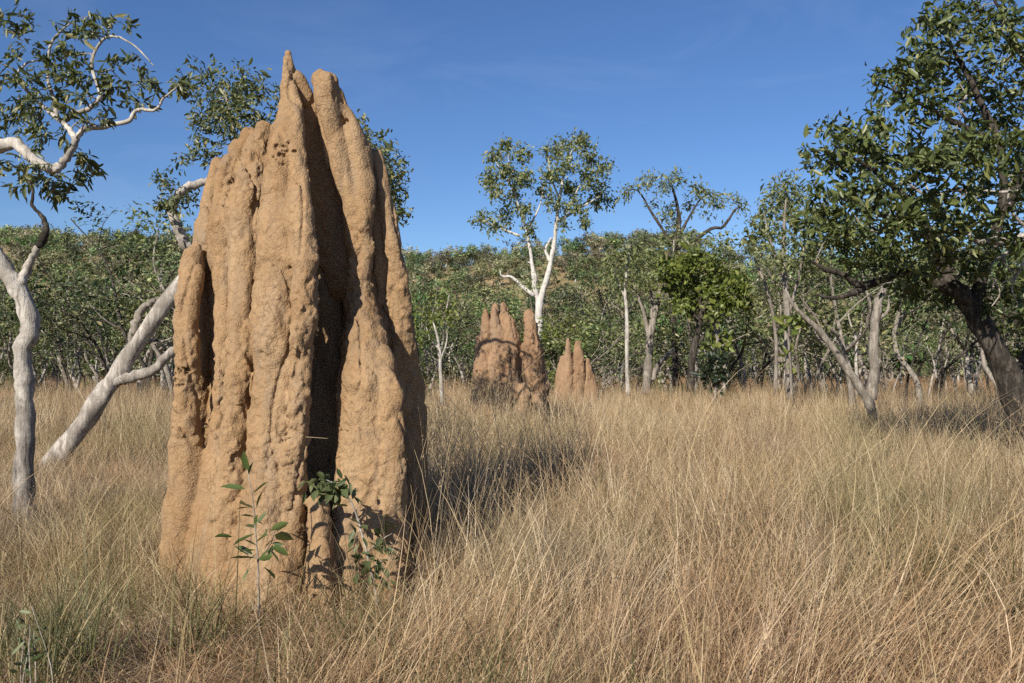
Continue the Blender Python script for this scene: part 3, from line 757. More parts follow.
# --- big dark tree on the east side
Y = 12.5
hero_tree('spreading_tree', 'big dark-trunked spreading tree leaning over shaded grass, with broad glossy leaves', 'tree', ground_at(1040, Y),
          px_limb(Y, [(1048, 500, 17), (1032, 440, 14), (1014, 395, 12.5), (1000, 360, 11.5), (980, 320, 10.5), (962, 296, 9.5), (950, 282, 8), (944, 262, 8, .2), (938, 238, 8, .3)]),
          [px_limb(Y, [(956, 292, 7.5), (930, 280, 6), (905, 272, 5.5, -.2), (880, 280, 5, -.3), (860, 285, 4.5, -.4), (842, 274, 4.5, -.5), (826, 270, 3.8, -.6), (812, 261, 2.5, -.7)]),
           px_limb(Y, [(876, 282, 5, -.3), (850, 294, 4, -.4), (832, 298, 3, -.5), (816, 294, 2, -.6)]),
           px_limb(Y, [(972, 310, 9), (985, 272, 7), (1000, 215, 6), (1002, 160, 5), (985, 110, 5.5), (965, 70, 4), (945, 35, 2.5)]),
           px_limb(Y, [(944, 262, 8, .2), (922, 222, 6.5, .2), (896, 188, 5, .1), (870, 168, 3.5), (842, 152, 2.2)]),
           px_limb(Y, [(1000, 215, 7), (1030, 160, 6.5, .3), (1034, 90, 5, .4), (1010, 30, 3.5, .4), (990, -10, 2, .3)]),
           px_limb(Y, [(1014, 395, 11, .2), (1040, 330, 10, .4), (1075, 260, 8, .5), (1090, 180, 6, .5), (1075, 90, 4, .5)]),
           px_limb(Y, [(1085, 170, 6, .4), (1110, 90, 5.5, -1), (1150, 0, 4.5, -2.4), (1190, -90, 4, -3.8), (1240, -170, 2.5, -5)]),
           px_limb(Y, [(924, 224, 4, .2), (880, 214, 3.2, -.1), (846, 200, 2.4, -.3), (815, 190, 1.6, -.4)]),
           px_limb(Y, [(990, 140, 4), (950, 120, 3.2, -.3), (910, 98, 2.4, -.5), (880, 84, 1.5, -.6)])],
          px_blobs(Y, [(940, 30, 34, 26), (975, 15, 36, 26), (1010, 25, 36, 26), (915, 62, 26, 19), (950, 68, 34, 26), (990, 70, 36, 26), (1025, 75, 36, 24), (890, 90, 24, 17), (925, 102, 32, 25), (965, 110, 36, 28), (1005, 120, 36, 26),
                       (884, 118, 22, 14), (835, 132, 20, 14), (862, 142, 24, 18), (820, 155, 20, 14), (845, 168, 26, 20), (885, 160, 30, 24), (925, 150, 34, 26), (965, 160, 34, 24), (1010, 170, 34, 22), (815, 188, 18, 12), (845, 202, 24, 17), (880, 205, 30, 22), (920, 205, 32, 22), (960, 215, 30, 18), (1000, 225, 30, 15),
                       (808, 220, 16, 9), (838, 232, 20, 12), (872, 245, 26, 15), (905, 248, 28, 15), (940, 250, 28, 14), (985, 262, 28, 12), (1020, 250, 30, 14), (1060, 40, 44, 26), (1070, 120, 46, 26), (1080, 200, 44, 22), (1110, 90, 44, 20), (1115, 170, 44, 20), (1090, 260, 36, 14), (1020, 300, 26, 8), (905, 280, 20, 7), (940, 285, 18, 6), (900, 74, 14, 6), (880, 76, 8, 3), (926, 18, 14, 6),
                       (1100, -60, 60, 26, -3), (1150, -110, 70, 28, -4.2), (1130, 20, 60, 24, -3), (1090, -20, 50, 20, -2), (1210, -60, 80, 30, -4.6), (1190, 40, 70, 24, -3.6), (1230, -190, 90, 30, -5), (1130, -180, 80, 26, -4), (1290, -120, 90, 26, -5), (1180, 130, 60, 18, -3),
                       (985, 185, 24, 16, -2.2), (960, 230, 22, 12, -1.6), (1005, 235, 22, 12, -1.7), (940, 195, 22, 14, -2), (905, 215, 22, 13, -2), (925, 160, 24, 16, -2.4), (880, 180, 20, 12, -2), (1020, 200, 24, 14, -2.2), (965, 140, 24, 14, -2.6), (1010, 150, 26, 14, -2.8), (870, 225, 18, 9, -1.6), (1045, 240, 24, 12, -2), (850, 190, 16, 8, -1.8), (925, 240, 18, 9, -1.5),
                       (880, 262, 16, 8, -.4), (908, 292, 16, 8, .3), (940, 300, 18, 9, .5), (985, 290, 16, 7, .8), (1010, 320, 22, 10, 1), (860, 262, 12, 5, -.4), (930, 268, 14, 7, -.8), (1000, 296, 20, 12, -.2), (1030, 290, 22, 13, .3), (1046, 330, 24, 14, .4), (1064, 376, 24, 12, .5), (1022, 352, 14, 7, 1.2), (970, 268, 18, 11, -.6), (950, 252, 16, 9, -1), (1050, 280, 22, 12, -.6), (896, 250, 16, 8, -.8), (840, 250, 14, 7, -.3), (826, 205, 14, 8, -.6)], 1.36, 1.1),
          M_dark, L_olive, 29, dead_mat=M_pale, bare=.24, per=12, L=.115, W=.046, rmax=.016, spread=.07, droop=.25, twig=M_pale, limb_bark=M_dark,
          dead=[px_limb(Y, [(1060, 226, 5, -.6), (1030, 236, 4.6, -.8), (1000, 240, 4.2, -.9), (980, 241, 3.6, -1), (970, 236, 2.6, -1), (968, 229, 1.4, -1)]),
                px_limb(Y, [(985, 196, 2.2, -.9), (955, 190, 1.9, -1.1), (930, 196, 1.6, -1.2), (912, 186, 1.2, -1.2), (902, 176, .6, -1.2)]),
                px_limb(Y, [(1030, 190, 1.8, -1), (1000, 192, 1.5, -1.2), (975, 190, 1.2, -1.2), (950, 204, .6, -1.2)]),
                px_limb(Y, [(930, 196, 1.3, -1.2), (924, 180, 1, -1.2), (920, 168, .5, -1.2)]),
                px_limb(Y, [(880, 232, 1.8, -.9), (864, 228, 1.5, -1), (856, 218, 1, -1), (850, 222, .5, -1)]),
                px_limb(Y, [(965, 118, 1.6, -1.2), (958, 106, 1.3, -1.2), (966, 96, 1, -1.2), (960, 84, .5, -1.2)]),
                px_limb(Y, [(1010, 250, 1.3, -1), (990, 268, 1, -1.1), (1000, 292, .8, -1.1), (992, 306, .5, -1.1)]),
                px_limb(Y, [(1024, 262, 1.2, -1), (1012, 286, .9, -1), (1018, 304, .5, -1)]),
                px_limb(Y, [(1040, 232, 2.5, -.8), (1020, 222, 1.8, -.9), (1008, 200, 1.2, -1), (1012, 180, .7, -1)]),
                px_limb(Y, [(1010, 244, 1.6, -.9), (1004, 262, 1.2, -1), (1014, 276, .9, -1), (1000, 284, .6, -1)])])

# --- brownish light tree just west of it, farther back
Y = 24
hero_tree('thin_crowned_tree', 'open-crowned pale-leaved tree with thin upright stems beside the spreading dark tree', 'tree', ground_at(782, Y),
          px_limb(Y, [(790, 400, 4), (788, 350, 3.4), (786, 300, 3), (784, 260, 2.4), (784, 225, 1.6), (786, 200, 1)]),
          [px_limb(Y, [(787, 320, 2.2), (800, 270, 1.8), (806, 230, 1.1)]), px_limb(Y, [(785, 280, 2), (770, 240, 1.5), (764, 212, .9)])],
          px_blobs(Y, [(780, 190, 13, 18), (796, 196, 14, 20), (766, 208, 12, 16), (784, 212, 14, 20), (804, 218, 15, 20), (772, 230, 13, 15), (792, 238, 15, 18), (812, 244, 14, 15), (764, 250, 10, 9), (784, 262, 12, 10), (806, 270, 12, 10), (752, 225, 8, 6), (752, 245, 10, 9), (818, 215, 12, 12), (822, 262, 12, 10), (770, 186, 9, 7), (790, 180, 9, 8)], 1.7, .9),
          M_grey, L_gum, 30, bare=.2, per=12, L=.14, W=.05, rmax=.02, spread=.13, simple=True)

# --- grey pole trunk under the dark tree, and leaning dead stem
Y = 22
hero_tree('grey_tree', 'grey straight trunk with a tangle of dead twigs at its head, under the dark tree', 'tree', ground_at(874, Y),
          px_limb(Y, [(872, 400, 5.6), (874, 370, 5), (874, 340, 4.6), (876, 315, 4.4), (879, 300, 4), (886, 286, 3), (894, 276, 1.6)]),
          [px_limb(Y, [(876, 320, 2.6), (887, 312, 2.2), (889, 296, 1.2)])],
          px_blobs(Y, [(892, 282, 14, 22), (905, 290, 12, 14), (880, 275, 10, 9)], 1, .6), M_grey, L_dark, 31, per=1.2, L=.12, W=.05, rmax=.02, spread=.05, simple=True, twig=M_pale)
Y = 17.5
hero_tree('leaning_sapling', 'bare thin stem leaning far over the pale grass, west of the grey straight trunk', 'tree', ground_at(872, Y),
          px_limb(Y, [(876, 420, 5), (868, 402, 4.6), (856, 382, 4), (842, 361, 3.6), (824, 336, 3), (806, 318, 2.4), (794, 306, 1.8), (787, 292, 1)]),
          [px_limb(Y, [(852, 376, 2.6), (842, 346, 2), (834, 330, 1.2), (836, 316, .7)]), px_limb(Y, [(826, 338, 1.6), (816, 318, 1.2), (800, 296, .8)])],
          px_blobs(Y, [(790, 296, 16, 6), (806, 300, 14, 5), (836, 318, 10, 4)], 1, .4), M_grey, L_bright, 32, per=1.6, L=.13, W=.06, rmax=.01, spread=.03, simple=True)
Y = 26
hero_tree('white_sapling', 'thin white forked sapling standing bare beside the leaning stem', 'tree', ground_at(857, Y),
          px_limb(Y, [(857, 396, 1.6), (856, 360, 1.4), (856, 340, 1.2), (850, 322, .9), (848, 312, .6)]),
          [px_limb(Y, [(856, 348, 1.1), (861, 330, .9), (862, 314, .6)])],
          px_blobs(Y, [(848, 312, 7, 4), (862, 312, 7, 4)], 1, .3), M_white, L_gum, 33, per=1.5, L=.12, W=.05, rmax=.008, spread=.03, simple=True)


#@@BROADLEAF
def broad_sapling(label, px, Y, stem, tufts, leaf, seed, L=.26, n=16):
    rng = np.random.default_rng(seed)
    b = ground_at(px, Y)
    r = empty('broad_leaved_sapling', b, label, 'sapling', 'broad-leaved saplings')
    mb = MB()
    for s in stem: tube(mb, smooth_path(px_limb(Y, s), 5), 6)
    link('stem', mb.mesh('stem', [M_grey], True, b), r)
    mb = MB()
    for (qx, qy, rp) in tufts:
        c = at(qx, qy, Y); R = rp * Y / FPX
        B = c + rng.normal(0, .33, (n, 3)) * R
        leaves(mb, B, (B - c) + rng.normal(0, .15, (n, 3)) + np.array((0, 0, .05)), rng.uniform(.7, 1.2, n) * L, rng.uniform(.7, 1.1, n) * L * .62, 0, rng)
    link('foliage', mb.mesh('foliage', [leaf], True, b), r)


broad_sapling('low sapling with large pale green leaves below the vivid green tree', 717, 25, [[(716, 398, 1.6), (717, 370, 1.3), (717, 338, .8)]], [(717, 336, 13), (708, 344, 9), (727, 342, 9), (718, 352, 8)], L_bright, 41)
broad_sapling('sapling with a few large yellow-green leaves at the rim of the dark tree shade', 787, 23, [[(792, 402, 1.6), (790, 360, 1.3), (787, 328, .8)]], [(785, 326, 12), (797, 322, 8), (790, 358, 12)], L_bright, 42)
broad_sapling('tall bending sapling with large dark leaves high against the hill', 768, 25, [[(775, 398, 2.2), (776, 340, 1.8), (768, 293, 1.6), (756, 262, 1.3), (752, 240, 1)]], [(762, 232, 10), (750, 240, 9), (764, 244, 8)], L_olive, 43)
broad_sapling('dense round dark bush at the far edge of the grass', 715, 23.5, [[(715, 405, 1.6), (715, 365, 1)]], [(715, 366, 14), (706, 374, 11), (724, 374, 11), (715, 382, 12), (715, 357, 9)], L_blackish, 44, L=.2, n=60)

# --- second and third mounds
build_mound('termite_mound',
            [[(500, 430, .35, 30), (500, 340, .3, 20), (499, 322, .25, 12)], [(484, 430, 0, 16), (485, 360, 0, 11), (486, 328, 0, 6), (487, 312, .02, 3.5)], [(495, 430, -.15, 13), (495, 365, -.1, 9), (496, 325, -.02, 6), (497, 307, .05, 3.5)],
             [(503, 350, -.32, 6), (504, 380, -.38, 9), (504, 430, -.42, 13)], [(511, 352, -.28, 4), (514, 390, -.34, 6), (516, 430, -.36, 9)], [(508, 425, .05, 16), (509, 360, .05, 11), (508, 325, .08, 7), (505, 305, .1, 3.5)], [(519, 430, .18, 15), (518, 370, .18, 10), (514, 335, .18, 7), (511, 318, .15, 4)],
             [(531, 430, .05, 16), (533, 380, .05, 12), (532, 345, .05, 9.5), (530, 322, .05, 6), (528, 311, .05, 3)], [(540, 430, .15, 11), (541, 375, .15, 7), (540, 350, .15, 4.5)], [(524, 388, -.38, 6), (523, 410, -.42, 9), (522, 440, -.45, 13)], [(536, 395, -.3, 5), (537, 440, -.35, 9)], [(479, 430, .3, 13), (480, 360, .3, 7), (482, 340, .3, 5)]],
            19.5, .020, .014, [], 'reddish earth mound half in leaf shade, in front of the tall white gum', M_mound2, 5, 1.55)
build_mound('termite_mound',
            [[(568, 410, 0, 10), (568, 375, 0, 6), (568, 350, 0, 3.4), (568, 340, 0, 2)], [(577, 410, .05, 10), (579, 375, .05, 6.5), (579, 355, .05, 5), (578, 343, .05, 3)], [(573, 410, .2, 9), (573, 375, .2, 6), (573, 355, .2, 3)], [(586, 410, .2, 10), (587, 375, .2, 6), (587, 361, .2, 3)], [(593, 412, .2, 9), (592, 385, .2, 6), (591, 374, .2, 3)], [(560, 412, .1, 9), (561, 380, .1, 5), (562, 358, .1, 3)]],
            29, .03, .03, [], 'smallest and farthest earth mound, narrow fluted spires beside dark shrubs', M_mound2, 6, 1.2)


#@@WOODLAND
def proto(seed, H, cw, bark, leaf, cb=.35, n_blob=9, n_tw=8, per=9, L=.16, W=.065, lean=.1, nlimb=5, r0=.10, spread=.15, merge=False, multi=1, simple=True):
    """one tree of the woodland round its own base: trunk mesh and crown mesh"""
    rng = np.random.default_rng(seed)
    tm, cm = MB(), MB()
    sk = Skel()
    tips = []
    for m in range(multi):
        a = rng.uniform(0, 2 * PI); off = .12 * (multi > 1)
        top = np.array((math.cos(a) * (lean + off * 2) * H, math.sin(a) * (lean + off * 2) * H, H * rng.uniform(.72, .85)))
        pts = []
        for t in np.linspace(0, 1, 6):
            p = top * np.array((t ** 1.2, t ** 1.2, t)) + np.append(rng.normal(0, .025 * H, 2) * (t > 0), 0)
            pts.append((*p, r0 * (1 - .78 * t) * (1 if multi == 1 else .7)))
        pts[0] = (pts[0][0], pts[0][1], -.15, pts[0][3] * 1.25)
        P = smooth_path(pts, 5, .12, rng); tube(tm, P, 7, 0, .05, rng); sk.add(P, cb)
        tips.append(P[-1, :3])
        for i in range(nlimb):
            f = rng.uniform(cb * .8, .9); k = int(f * (len(P) - 1)); b = P[k]
            az = 2.4 * i + rng.uniform(-.5, .5) + a
            ln = cw * rng.uniform(.5, .95)
            e = b[:3] + np.array((math.cos(az) * ln, math.sin(az) * ln, ln * rng.uniform(.25, .95)))
            md = (b[:3] + e) / 2 + np.append(rng.normal(0, .1 * ln, 2), rng.uniform(-.12, .1) * ln)
            Q = smooth_path([(*b[:3], b[3] * .65), (*md, b[3] * .42), (*e, b[3] * .16)], 5, .25, rng)
            tube(tm, Q, 5, 0, .05, rng); sk.add(Q, .35); tips.append(e)
    tips = np.array(tips)
    bl = []
    for i in range(n_blob):
        c = tips[rng.integers(len(tips))] + rng.normal(0, .22, 3) * cw * np.array((1, 1, .7))
        bl.append((*c, cw * rng.uniform(.22, .42), n_tw))
    tw = grow_twigs(cm, sk, blob_points(bl, rng), rng, .025, 3, 1, reach=cw * 1.3)
    dress(cm, tw, rng, per, L, W, 0, spread, simple, .3)
    if merge:
        v, q = tm, None
        for vv in tm.v: pass
        base = cm.n
        for arr in tm.v: cm.v.append(arr)
        for f, m in zip(tm.f4, tm.m4): cm.f4.append(f + base); cm.m4.append(m + 1)
        for f, m in zip(tm.f3, tm.m3): cm.f3.append(f + base); cm.m3.append(m + 1)
        return cm.mesh('scrub', [leaf, bark], True)
    return tm.mesh('trunk', [bark], True), cm.mesh('crown', [leaf, M_twig], True)


PR = {
    'dark': [proto(101, 8, 2.4, M_grey, L_wood, .46, 12, 11, 10), proto(102, 8, 2.7, M_pale, L_wood, .45, 12, 11, 10, lean=.15), proto(103, 8, 2.2, M_dark, L_wood, .46, 12, 11, 10, multi=2), proto(104, 8, 2.6, M_grey, L_wood, .40, 13, 11, 10)],
    'airy': [proto(111, 8, 1.9, M_pale, L_gum, .45, 10, 8, 9, L=.17), proto(112, 8, 1.7, M_white, L_gum, .45, 9, 8, 9, L=.17, lean=.16), proto(113, 8, 2.2, M_grey, L_gum, .4, 10, 7, 8, L=.17, multi=2), proto(114, 8, 2.0, M_pale, L_hill, .4, 11, 8, 9, L=.16)],
    'slim': [proto(121, 8, 1.0, M_pale, L_wood, .6, 5, 5, 6, r0=.05, nlimb=3), proto(122, 8, .9, M_pale, L_gum, .6, 4, 5, 5, r0=.055, nlimb=3, lean=.2), proto(123, 8, 1.1, M_dark, L_wood, .55, 4, 4, 4, r0=.06, nlimb=4), proto(124, 8, .9, M_dark, L_gum, .6, 3, 4, 4, r0=.045, nlimb=3)],  # dark bark on the last two puts the wood's shade into their colour
    'bush': [proto(131, 3, 1.4, M_grey, L_wood, .1, 11, 9, 9, L=.13, multi=3, r0=.05, lean=.2), proto(132, 3, 1.5, M_grey, L_bright, .1, 10, 9, 9, L=.14, W=.06, multi=3, r0=.05, lean=.2), proto(133, 3, 1.3, M_grey, L_gum, .1, 9, 8, 8, L=.13, multi=3, r0=.05, lean=.25)],
}
NAMES = {'dark': ('woodland_tree', 'tree'), 'airy': ('gum_tree', 'tree'), 'slim': ('slender_tree', 'tree'), 'bush': ('shrub', 'shrub')}
KINDS = {'dark': 'dense dark tree', 'airy': 'pale thin-leaved gum', 'slim': 'slender young tree', 'bush': 'low leafy shrub'}


def wood(kind, px, Y, H, rz, zone, rng, wide=1.0):
    k = int(rng.integers(len(PR[kind])))
    tm, cm = PR[kind][k]
    x, y, z = ground_at(px, Y)
    nm, cat = NAMES[kind]
    r = empty(nm, (x, y, float(z)), '%s in the wood %s' % (KINDS[kind], zone[0]), cat, '%ss %s' % (KINDS[kind], zone[0]))
    s = H / (3 if kind == 'bush' else 8)
    r.scale = (s * wide, s * wide, s); r.rotation_euler = (0, 0, rz)
    link('trunk', tm, r); link('crown', cm, r)


Z_L, Z_C, Z_R, Z_H = ('behind the leaning pale gum',), ('behind the second and third mounds',), ('beyond the pale grass beside the vivid green tree',), ('beyond the dark spreading tree',)
rg = np.random.default_rng(77)


def scatter(kind, n, px0, px1, Y0, Y1, h0, h1, zone, wide=1.0):
    for i in range(n):
        px = px0 + (px1 - px0) * ((i + rg.uniform(.05, .95)) / n)
        Yd = Y0 + (Y1 - Y0) * rg.random()
        wood(kind, px, Yd, rg.uniform(h0, h1), rg.uniform(0, 6.28), zone, rg, wide * rg.uniform(.9, 1.15))


scatter('dark', 11, -90, 190, 30, 40, 5.4, 8.0, Z_L, 1.15)
scatter('dark', 11, -90, 190, 40, 58, 5.8, 8.8, Z_L, 1.15)
scatter('airy', 7, -60, 185, 30, 46, 6, 8, Z_L)
scatter('dark', 2, 118, 175, 29, 31, 7.6, 8.2, Z_L, 1.2)
scatter('slim', 22, -40, 185, 29, 44, 4, 7, Z_L)
scatter('bush', 7, -60, 190, 36, 50, 1.4, 2.4, Z_L)
scatter('dark', 4, 395, 470, 32, 42, 5.2, 6.6, Z_C, 1.1)
scatter('dark', 9, 420, 650, 44, 66, 4.2, 7.0, Z_C, 1.15)
scatter('airy', 8, 400, 640, 40, 66, 5.5, 7.6, Z_C)
scatter('slim', 14, 400, 640, 34, 52, 3.5, 6, Z_C)
scatter('bush', 12, 405, 640, 32, 44, 1.8, 3.6, Z_C, 1.2)
scatter('bush', 5, 505, 585, 31.5, 36, 2.4, 3.8, Z_C, 1.2)
scatter('dark', 9, 650, 860, 44, 70, 4.2, 7.6, Z_R, 1.1)
scatter('airy', 12, 600, 860, 40, 66, 5.0, 9.0, Z_R)
scatter('airy', 7, 690, 830, 30, 42, 6.6, 8.6, Z_R)
scatter('airy', 3, 575, 640, 40, 50, 7.0, 8.6, Z_R)
scatter('dark', 6, 560, 700, 38, 46, 5.6, 7.4, Z_R, 1.2)
scatter('dark', 7, 705, 850, 30, 40, 5.8, 8.2, Z_R, 1.15)
scatter('dark', 8, 830, 1080, 23, 33, 5.6, 7.6, Z_H, 1.2)
scatter('dark', 4, 405, 475, 30, 38, 4.6, 6.2, Z_C, 1.25)
scatter('slim', 24, 640, 870, 32, 52, 3.5, 6.5, Z_R)
scatter('bush', 6, 640, 870, 38, 54, 1.3, 2.4, Z_R, 1.2)
scatter('dark', 13, 860, 1130, 30, 62, 5.5, 7.5, Z_H, 1.1)
scatter('airy', 9, 860, 1120, 30, 60, 5.5, 7.5, Z_H)
scatter('slim', 16, 860, 1060, 26, 50, 4, 6.5, Z_H)
scatter('bush', 3, 860, 1110, 44, 60, 1.3, 2.2, Z_H, 1.2)
scatter('dark', 6, 190, 400, 34, 60, 5.5, 7.2, Z_L, 1.1)


#@@SCATTERED STUFF
def instancer(name, pts, rot, scl, idx, meshes, mats=None, kind='stuff'):
    """one object whose points carry copies of a handful of clump meshes"""
    src = bpy.data.collections.new(name + '_clumps')
    for i, me in enumerate(meshes):
        o = bpy.data.objects.new('%s_clump_%02d' % (name, i), me); src.objects.link(o)
    me = bpy.data.meshes.new(name)
    me.vertices.add(len(pts)); me.vertices.foreach_set('co', np.asarray(pts, np.float32).ravel())
    for nm, typ, data, key in (('rot', 'FLOAT_VECTOR', rot, 'vector'), ('scl', 'FLOAT_VECTOR', scl, 'vector'), ('idx', 'INT', idx, 'value')):
        a = me.attributes.new(nm, typ, 'POINT')
        a.data.foreach_set(key, np.asarray(data, np.int32 if typ == 'INT' else np.float32).ravel())
    ob = link(name, me)
    ng = bpy.data.node_groups.new(name + '_nodes', 'GeometryNodeTree')
    ng.interface.new_socket('Geometry', in_out='INPUT', socket_type='NodeSocketGeometry')
    ng.interface.new_socket('Geometry', in_out='OUTPUT', socket_type='NodeSocketGeometry')
    N = ng.nodes.new; Lk = ng.links.new
    gi, go = N('NodeGroupInput'), N('NodeGroupOutput')
    ci = N('GeometryNodeCollectionInfo'); ci.inputs['Collection'].default_value = src
    ci.inputs['Separate Children'].default_value = True; ci.inputs['Reset Children'].default_value = True
    ip = N('GeometryNodeInstanceOnPoints'); ip.inputs['Pick Instance'].default_value = True

    def attr(nm, typ):
        a = N('GeometryNodeInputNamedAttribute'); a.data_type = typ; a.inputs['Name'].default_value = nm
        return a.outputs['Attribute']
    er = N('FunctionNodeEulerToRotation')
    Lk(attr('rot', 'FLOAT_VECTOR'), er.inputs[0])
    Lk(gi.outputs[0], ip.inputs['Points']); Lk(ci.outputs[0], ip.inputs['Instance'])
    Lk(attr('idx', 'INT'), ip.inputs['Instance Index']); Lk(er.outputs[0], ip.inputs['Rotation']); Lk(attr('scl', 'FLOAT_VECTOR'), ip.inputs['Scale'])
    Lk(ip.outputs[0], go.inputs[0])
    md = ob.modifiers.new('scatter', 'NODES'); md.node_group = ng
    return tag(ob, kind=kind)


SCR = [proto(201 + i, 4.5, 1.9, [M_pale, M_grey, M_pale, M_grey, M_white, M_grey][i], [L_hill, L_hill, L_wood, L_hill, L_hill, L_wood][i], .3, 7, 5, 11, L=.34, W=.17, r0=.09, merge=True, spread=.28, multi=1 + i % 2) for i in range(6)]


def scrub(name, n, y0, y1, zf, smin_, smax_, seed, gap=None, label=None, cat=None):
    r = np.random.default_rng(seed)
    y = np.sqrt(r.uniform(y0 ** 2, y1 ** 2, n)); x = r.uniform(-.95, .95, n) * y
    if gap is not None:
        k = gap(x, y, r); x, y = x[k], y[k]
    n = len(x)
    p = np.stack([x, y, zf(x, y) - .1], 1)
    rot = np.stack([r.normal(0, .06, n), r.normal(0, .06, n), r.uniform(0, 6.28, n)], 1)
    s = r.uniform(smin_, smax_, n)
    sc = np.stack([s * r.uniform(.9, 1.4, n), s * r.uniform(.9, 1.4, n), s], 1)
    o = instancer(name, p, rot, sc, r.integers(0, len(SCR), n), SCR)
    tag(o, label, cat)


def hill_gap(x, y, r):
    f = np.sin(x * .11 + 1.2) * np.sin(y * .13 + .5 + x * .03) + .5 * np.sin(x * .23 + y * .19)
    az = x / y
    f = .95 * f + .95 * np.exp(-((az - .255) / .05) ** 2) * (y > 165) + .5 * np.exp(-((az + .09) / .03) ** 2) * (y > 150) * (y < 195)
    return r.random(len(x)) < np.clip(.9 - 1.3 * np.clip(f - .1, 0, 1), .05, 1)


scrub('hillside_scrub', 3500, 100, 222, hill_z, .62, 1.25, 301, hill_gap, 'grey-green scrub trees covering the long hill under the sky', 'scrub')
scrub('far_woodland', 420, 68, 100, gz, .7, 1.45, 302, None, 'mass of far woodland trees at the foot of the hill', 'woodland')


#@@GRASS
def blades(mb, rng, n, spread, h, w, tilt, bend, seg=4, heads=0, jitter=.25):
    """n ribbons of grass from around the origin"""
    az = rng.uniform(0, 2 * PI, n)
    b = np.stack([rng.normal(0, spread, n), rng.normal(0, spread, n), np.full(n, -.02)], 1)
    hh = h * np.exp(rng.normal(0, jitter, n)); ww = w * rng.uniform(.6, 1.3, n)
    th0 = np.abs(rng.normal(0, tilt, n)); tb = np.abs(rng.normal(0, bend, n)) + .1
    D = np.stack([np.cos(az), np.sin(az), 0 * az], 1)
    tw = az + PI / 2 + rng.normal(0, .7, n)
    S = np.stack([np.cos(tw), np.sin(tw), 0 * az], 1)
    P = [b]; cur = b
    for i in range(seg):
        th = th0 + tb * ((i + .5) / seg) ** 1.5
        cur = cur + (hh / seg)[:, None] * (np.sin(th)[:, None] * D + np.cos(th)[:, None] * np.array((0, 0, 1.0)))
        P.append(cur)
    V = []
    for i, p in enumerate(P):
        k = (1 - (i / seg) ** 2 * .88) * .5
        V += [p - S * (ww * k)[:, None], p + S * (ww * k)[:, None]]
    V = np.stack(V, 1)
    o = np.arange(n)[:, None] * (2 * (seg + 1))
    f = np.concatenate([o + np.array([2 * i, 2 * i + 1, 2 * i + 3, 2 * i + 2]) for i in range(seg)])
    mb.add(V, f)
    if heads:
        t = P[-1]; d = norm(P[-1] - P[-2])
        k = 9
        B = (t[:, None] - d[:, None] * rng.uniform(0, .16, (n, k, 1))).reshape(-1, 3)
        dd = np.repeat(d, k, 0) + rng.normal(0, .35, (n * k, 3)) - np.array((0, 0, .25))
        leaves(mb, B, dd, rng.uniform(.012, .035, n * k) * heads, np.full(n * k, .0045) * heads, 0, rng, True)


GR = []
rg = np.random.default_rng(500)
for i in range(4):                                     # 0-3 upright tufts
    mb = MB(); blades(mb, rg, 24, .05, .58, .0046, .30, .95, 4); blades(mb, rg, 10, .09, .30, .0050, .6, .9, 3); blades(mb, rg, 3, .06, .5, .0085, .35, 1.3, 5); GR.append(mb)
for i in range(4):                                     # 4-7 bent, matted straw
    mb = MB(); blades(mb, rg, 18, .14, .72, .0046, .95, 1.1, 4); blades(mb, rg, 12, .14, .32, .0050, 1.2, .8, 3); blades(mb, rg, 3, .1, .9, .0062, 1.0, .9, 5); GR.append(mb)
for i in range(3):                                     # 8-10 seeding stems
    mb = MB(); blades(mb, rg, 7, .08, .84, .0036, .20, .4, 5, .8, .18); blades(mb, rg, 10, .06, .42, .0042, .35, .6, 3); GR.append(mb)
for i in range(3):                                     # 11-13 wide clumps for the middle distance
    mb = MB(); blades(mb, rg, 56, .24, .60, .0095, .24, .55, 2); blades(mb, rg, 9, .25, .85, .008, .2, .3, 2); GR.append(mb)
for i in range(2):                                     # 14-15 long arching stalks
    mb = MB(); blades(mb, rg, 5, .10, 1.0, .0050, .65, 1.3, 7); GR.append(mb)


def lumpy(x, y, s, o):
    return .5 + .25 * (np.sin(x * s + o) * np.cos(y * s * 1.13 + o * 1.7) + np.sin(x * s * 2.3 - y * s * 1.9 + o * 2.1)) 


MX, MYC = -1.72, MOUND_Y


def in_mound(x, y):
    return (((x - MX) / 1.02) ** 2 + ((y - MYC - .05) / .80) ** 2 < 1) | (((x - .0) / .85) ** 2 + ((y - 19.6) / .6) ** 2 < 1) | (((x - 2.3) / .7) ** 2 + ((y - 29) / .5) ** 2 < 1)


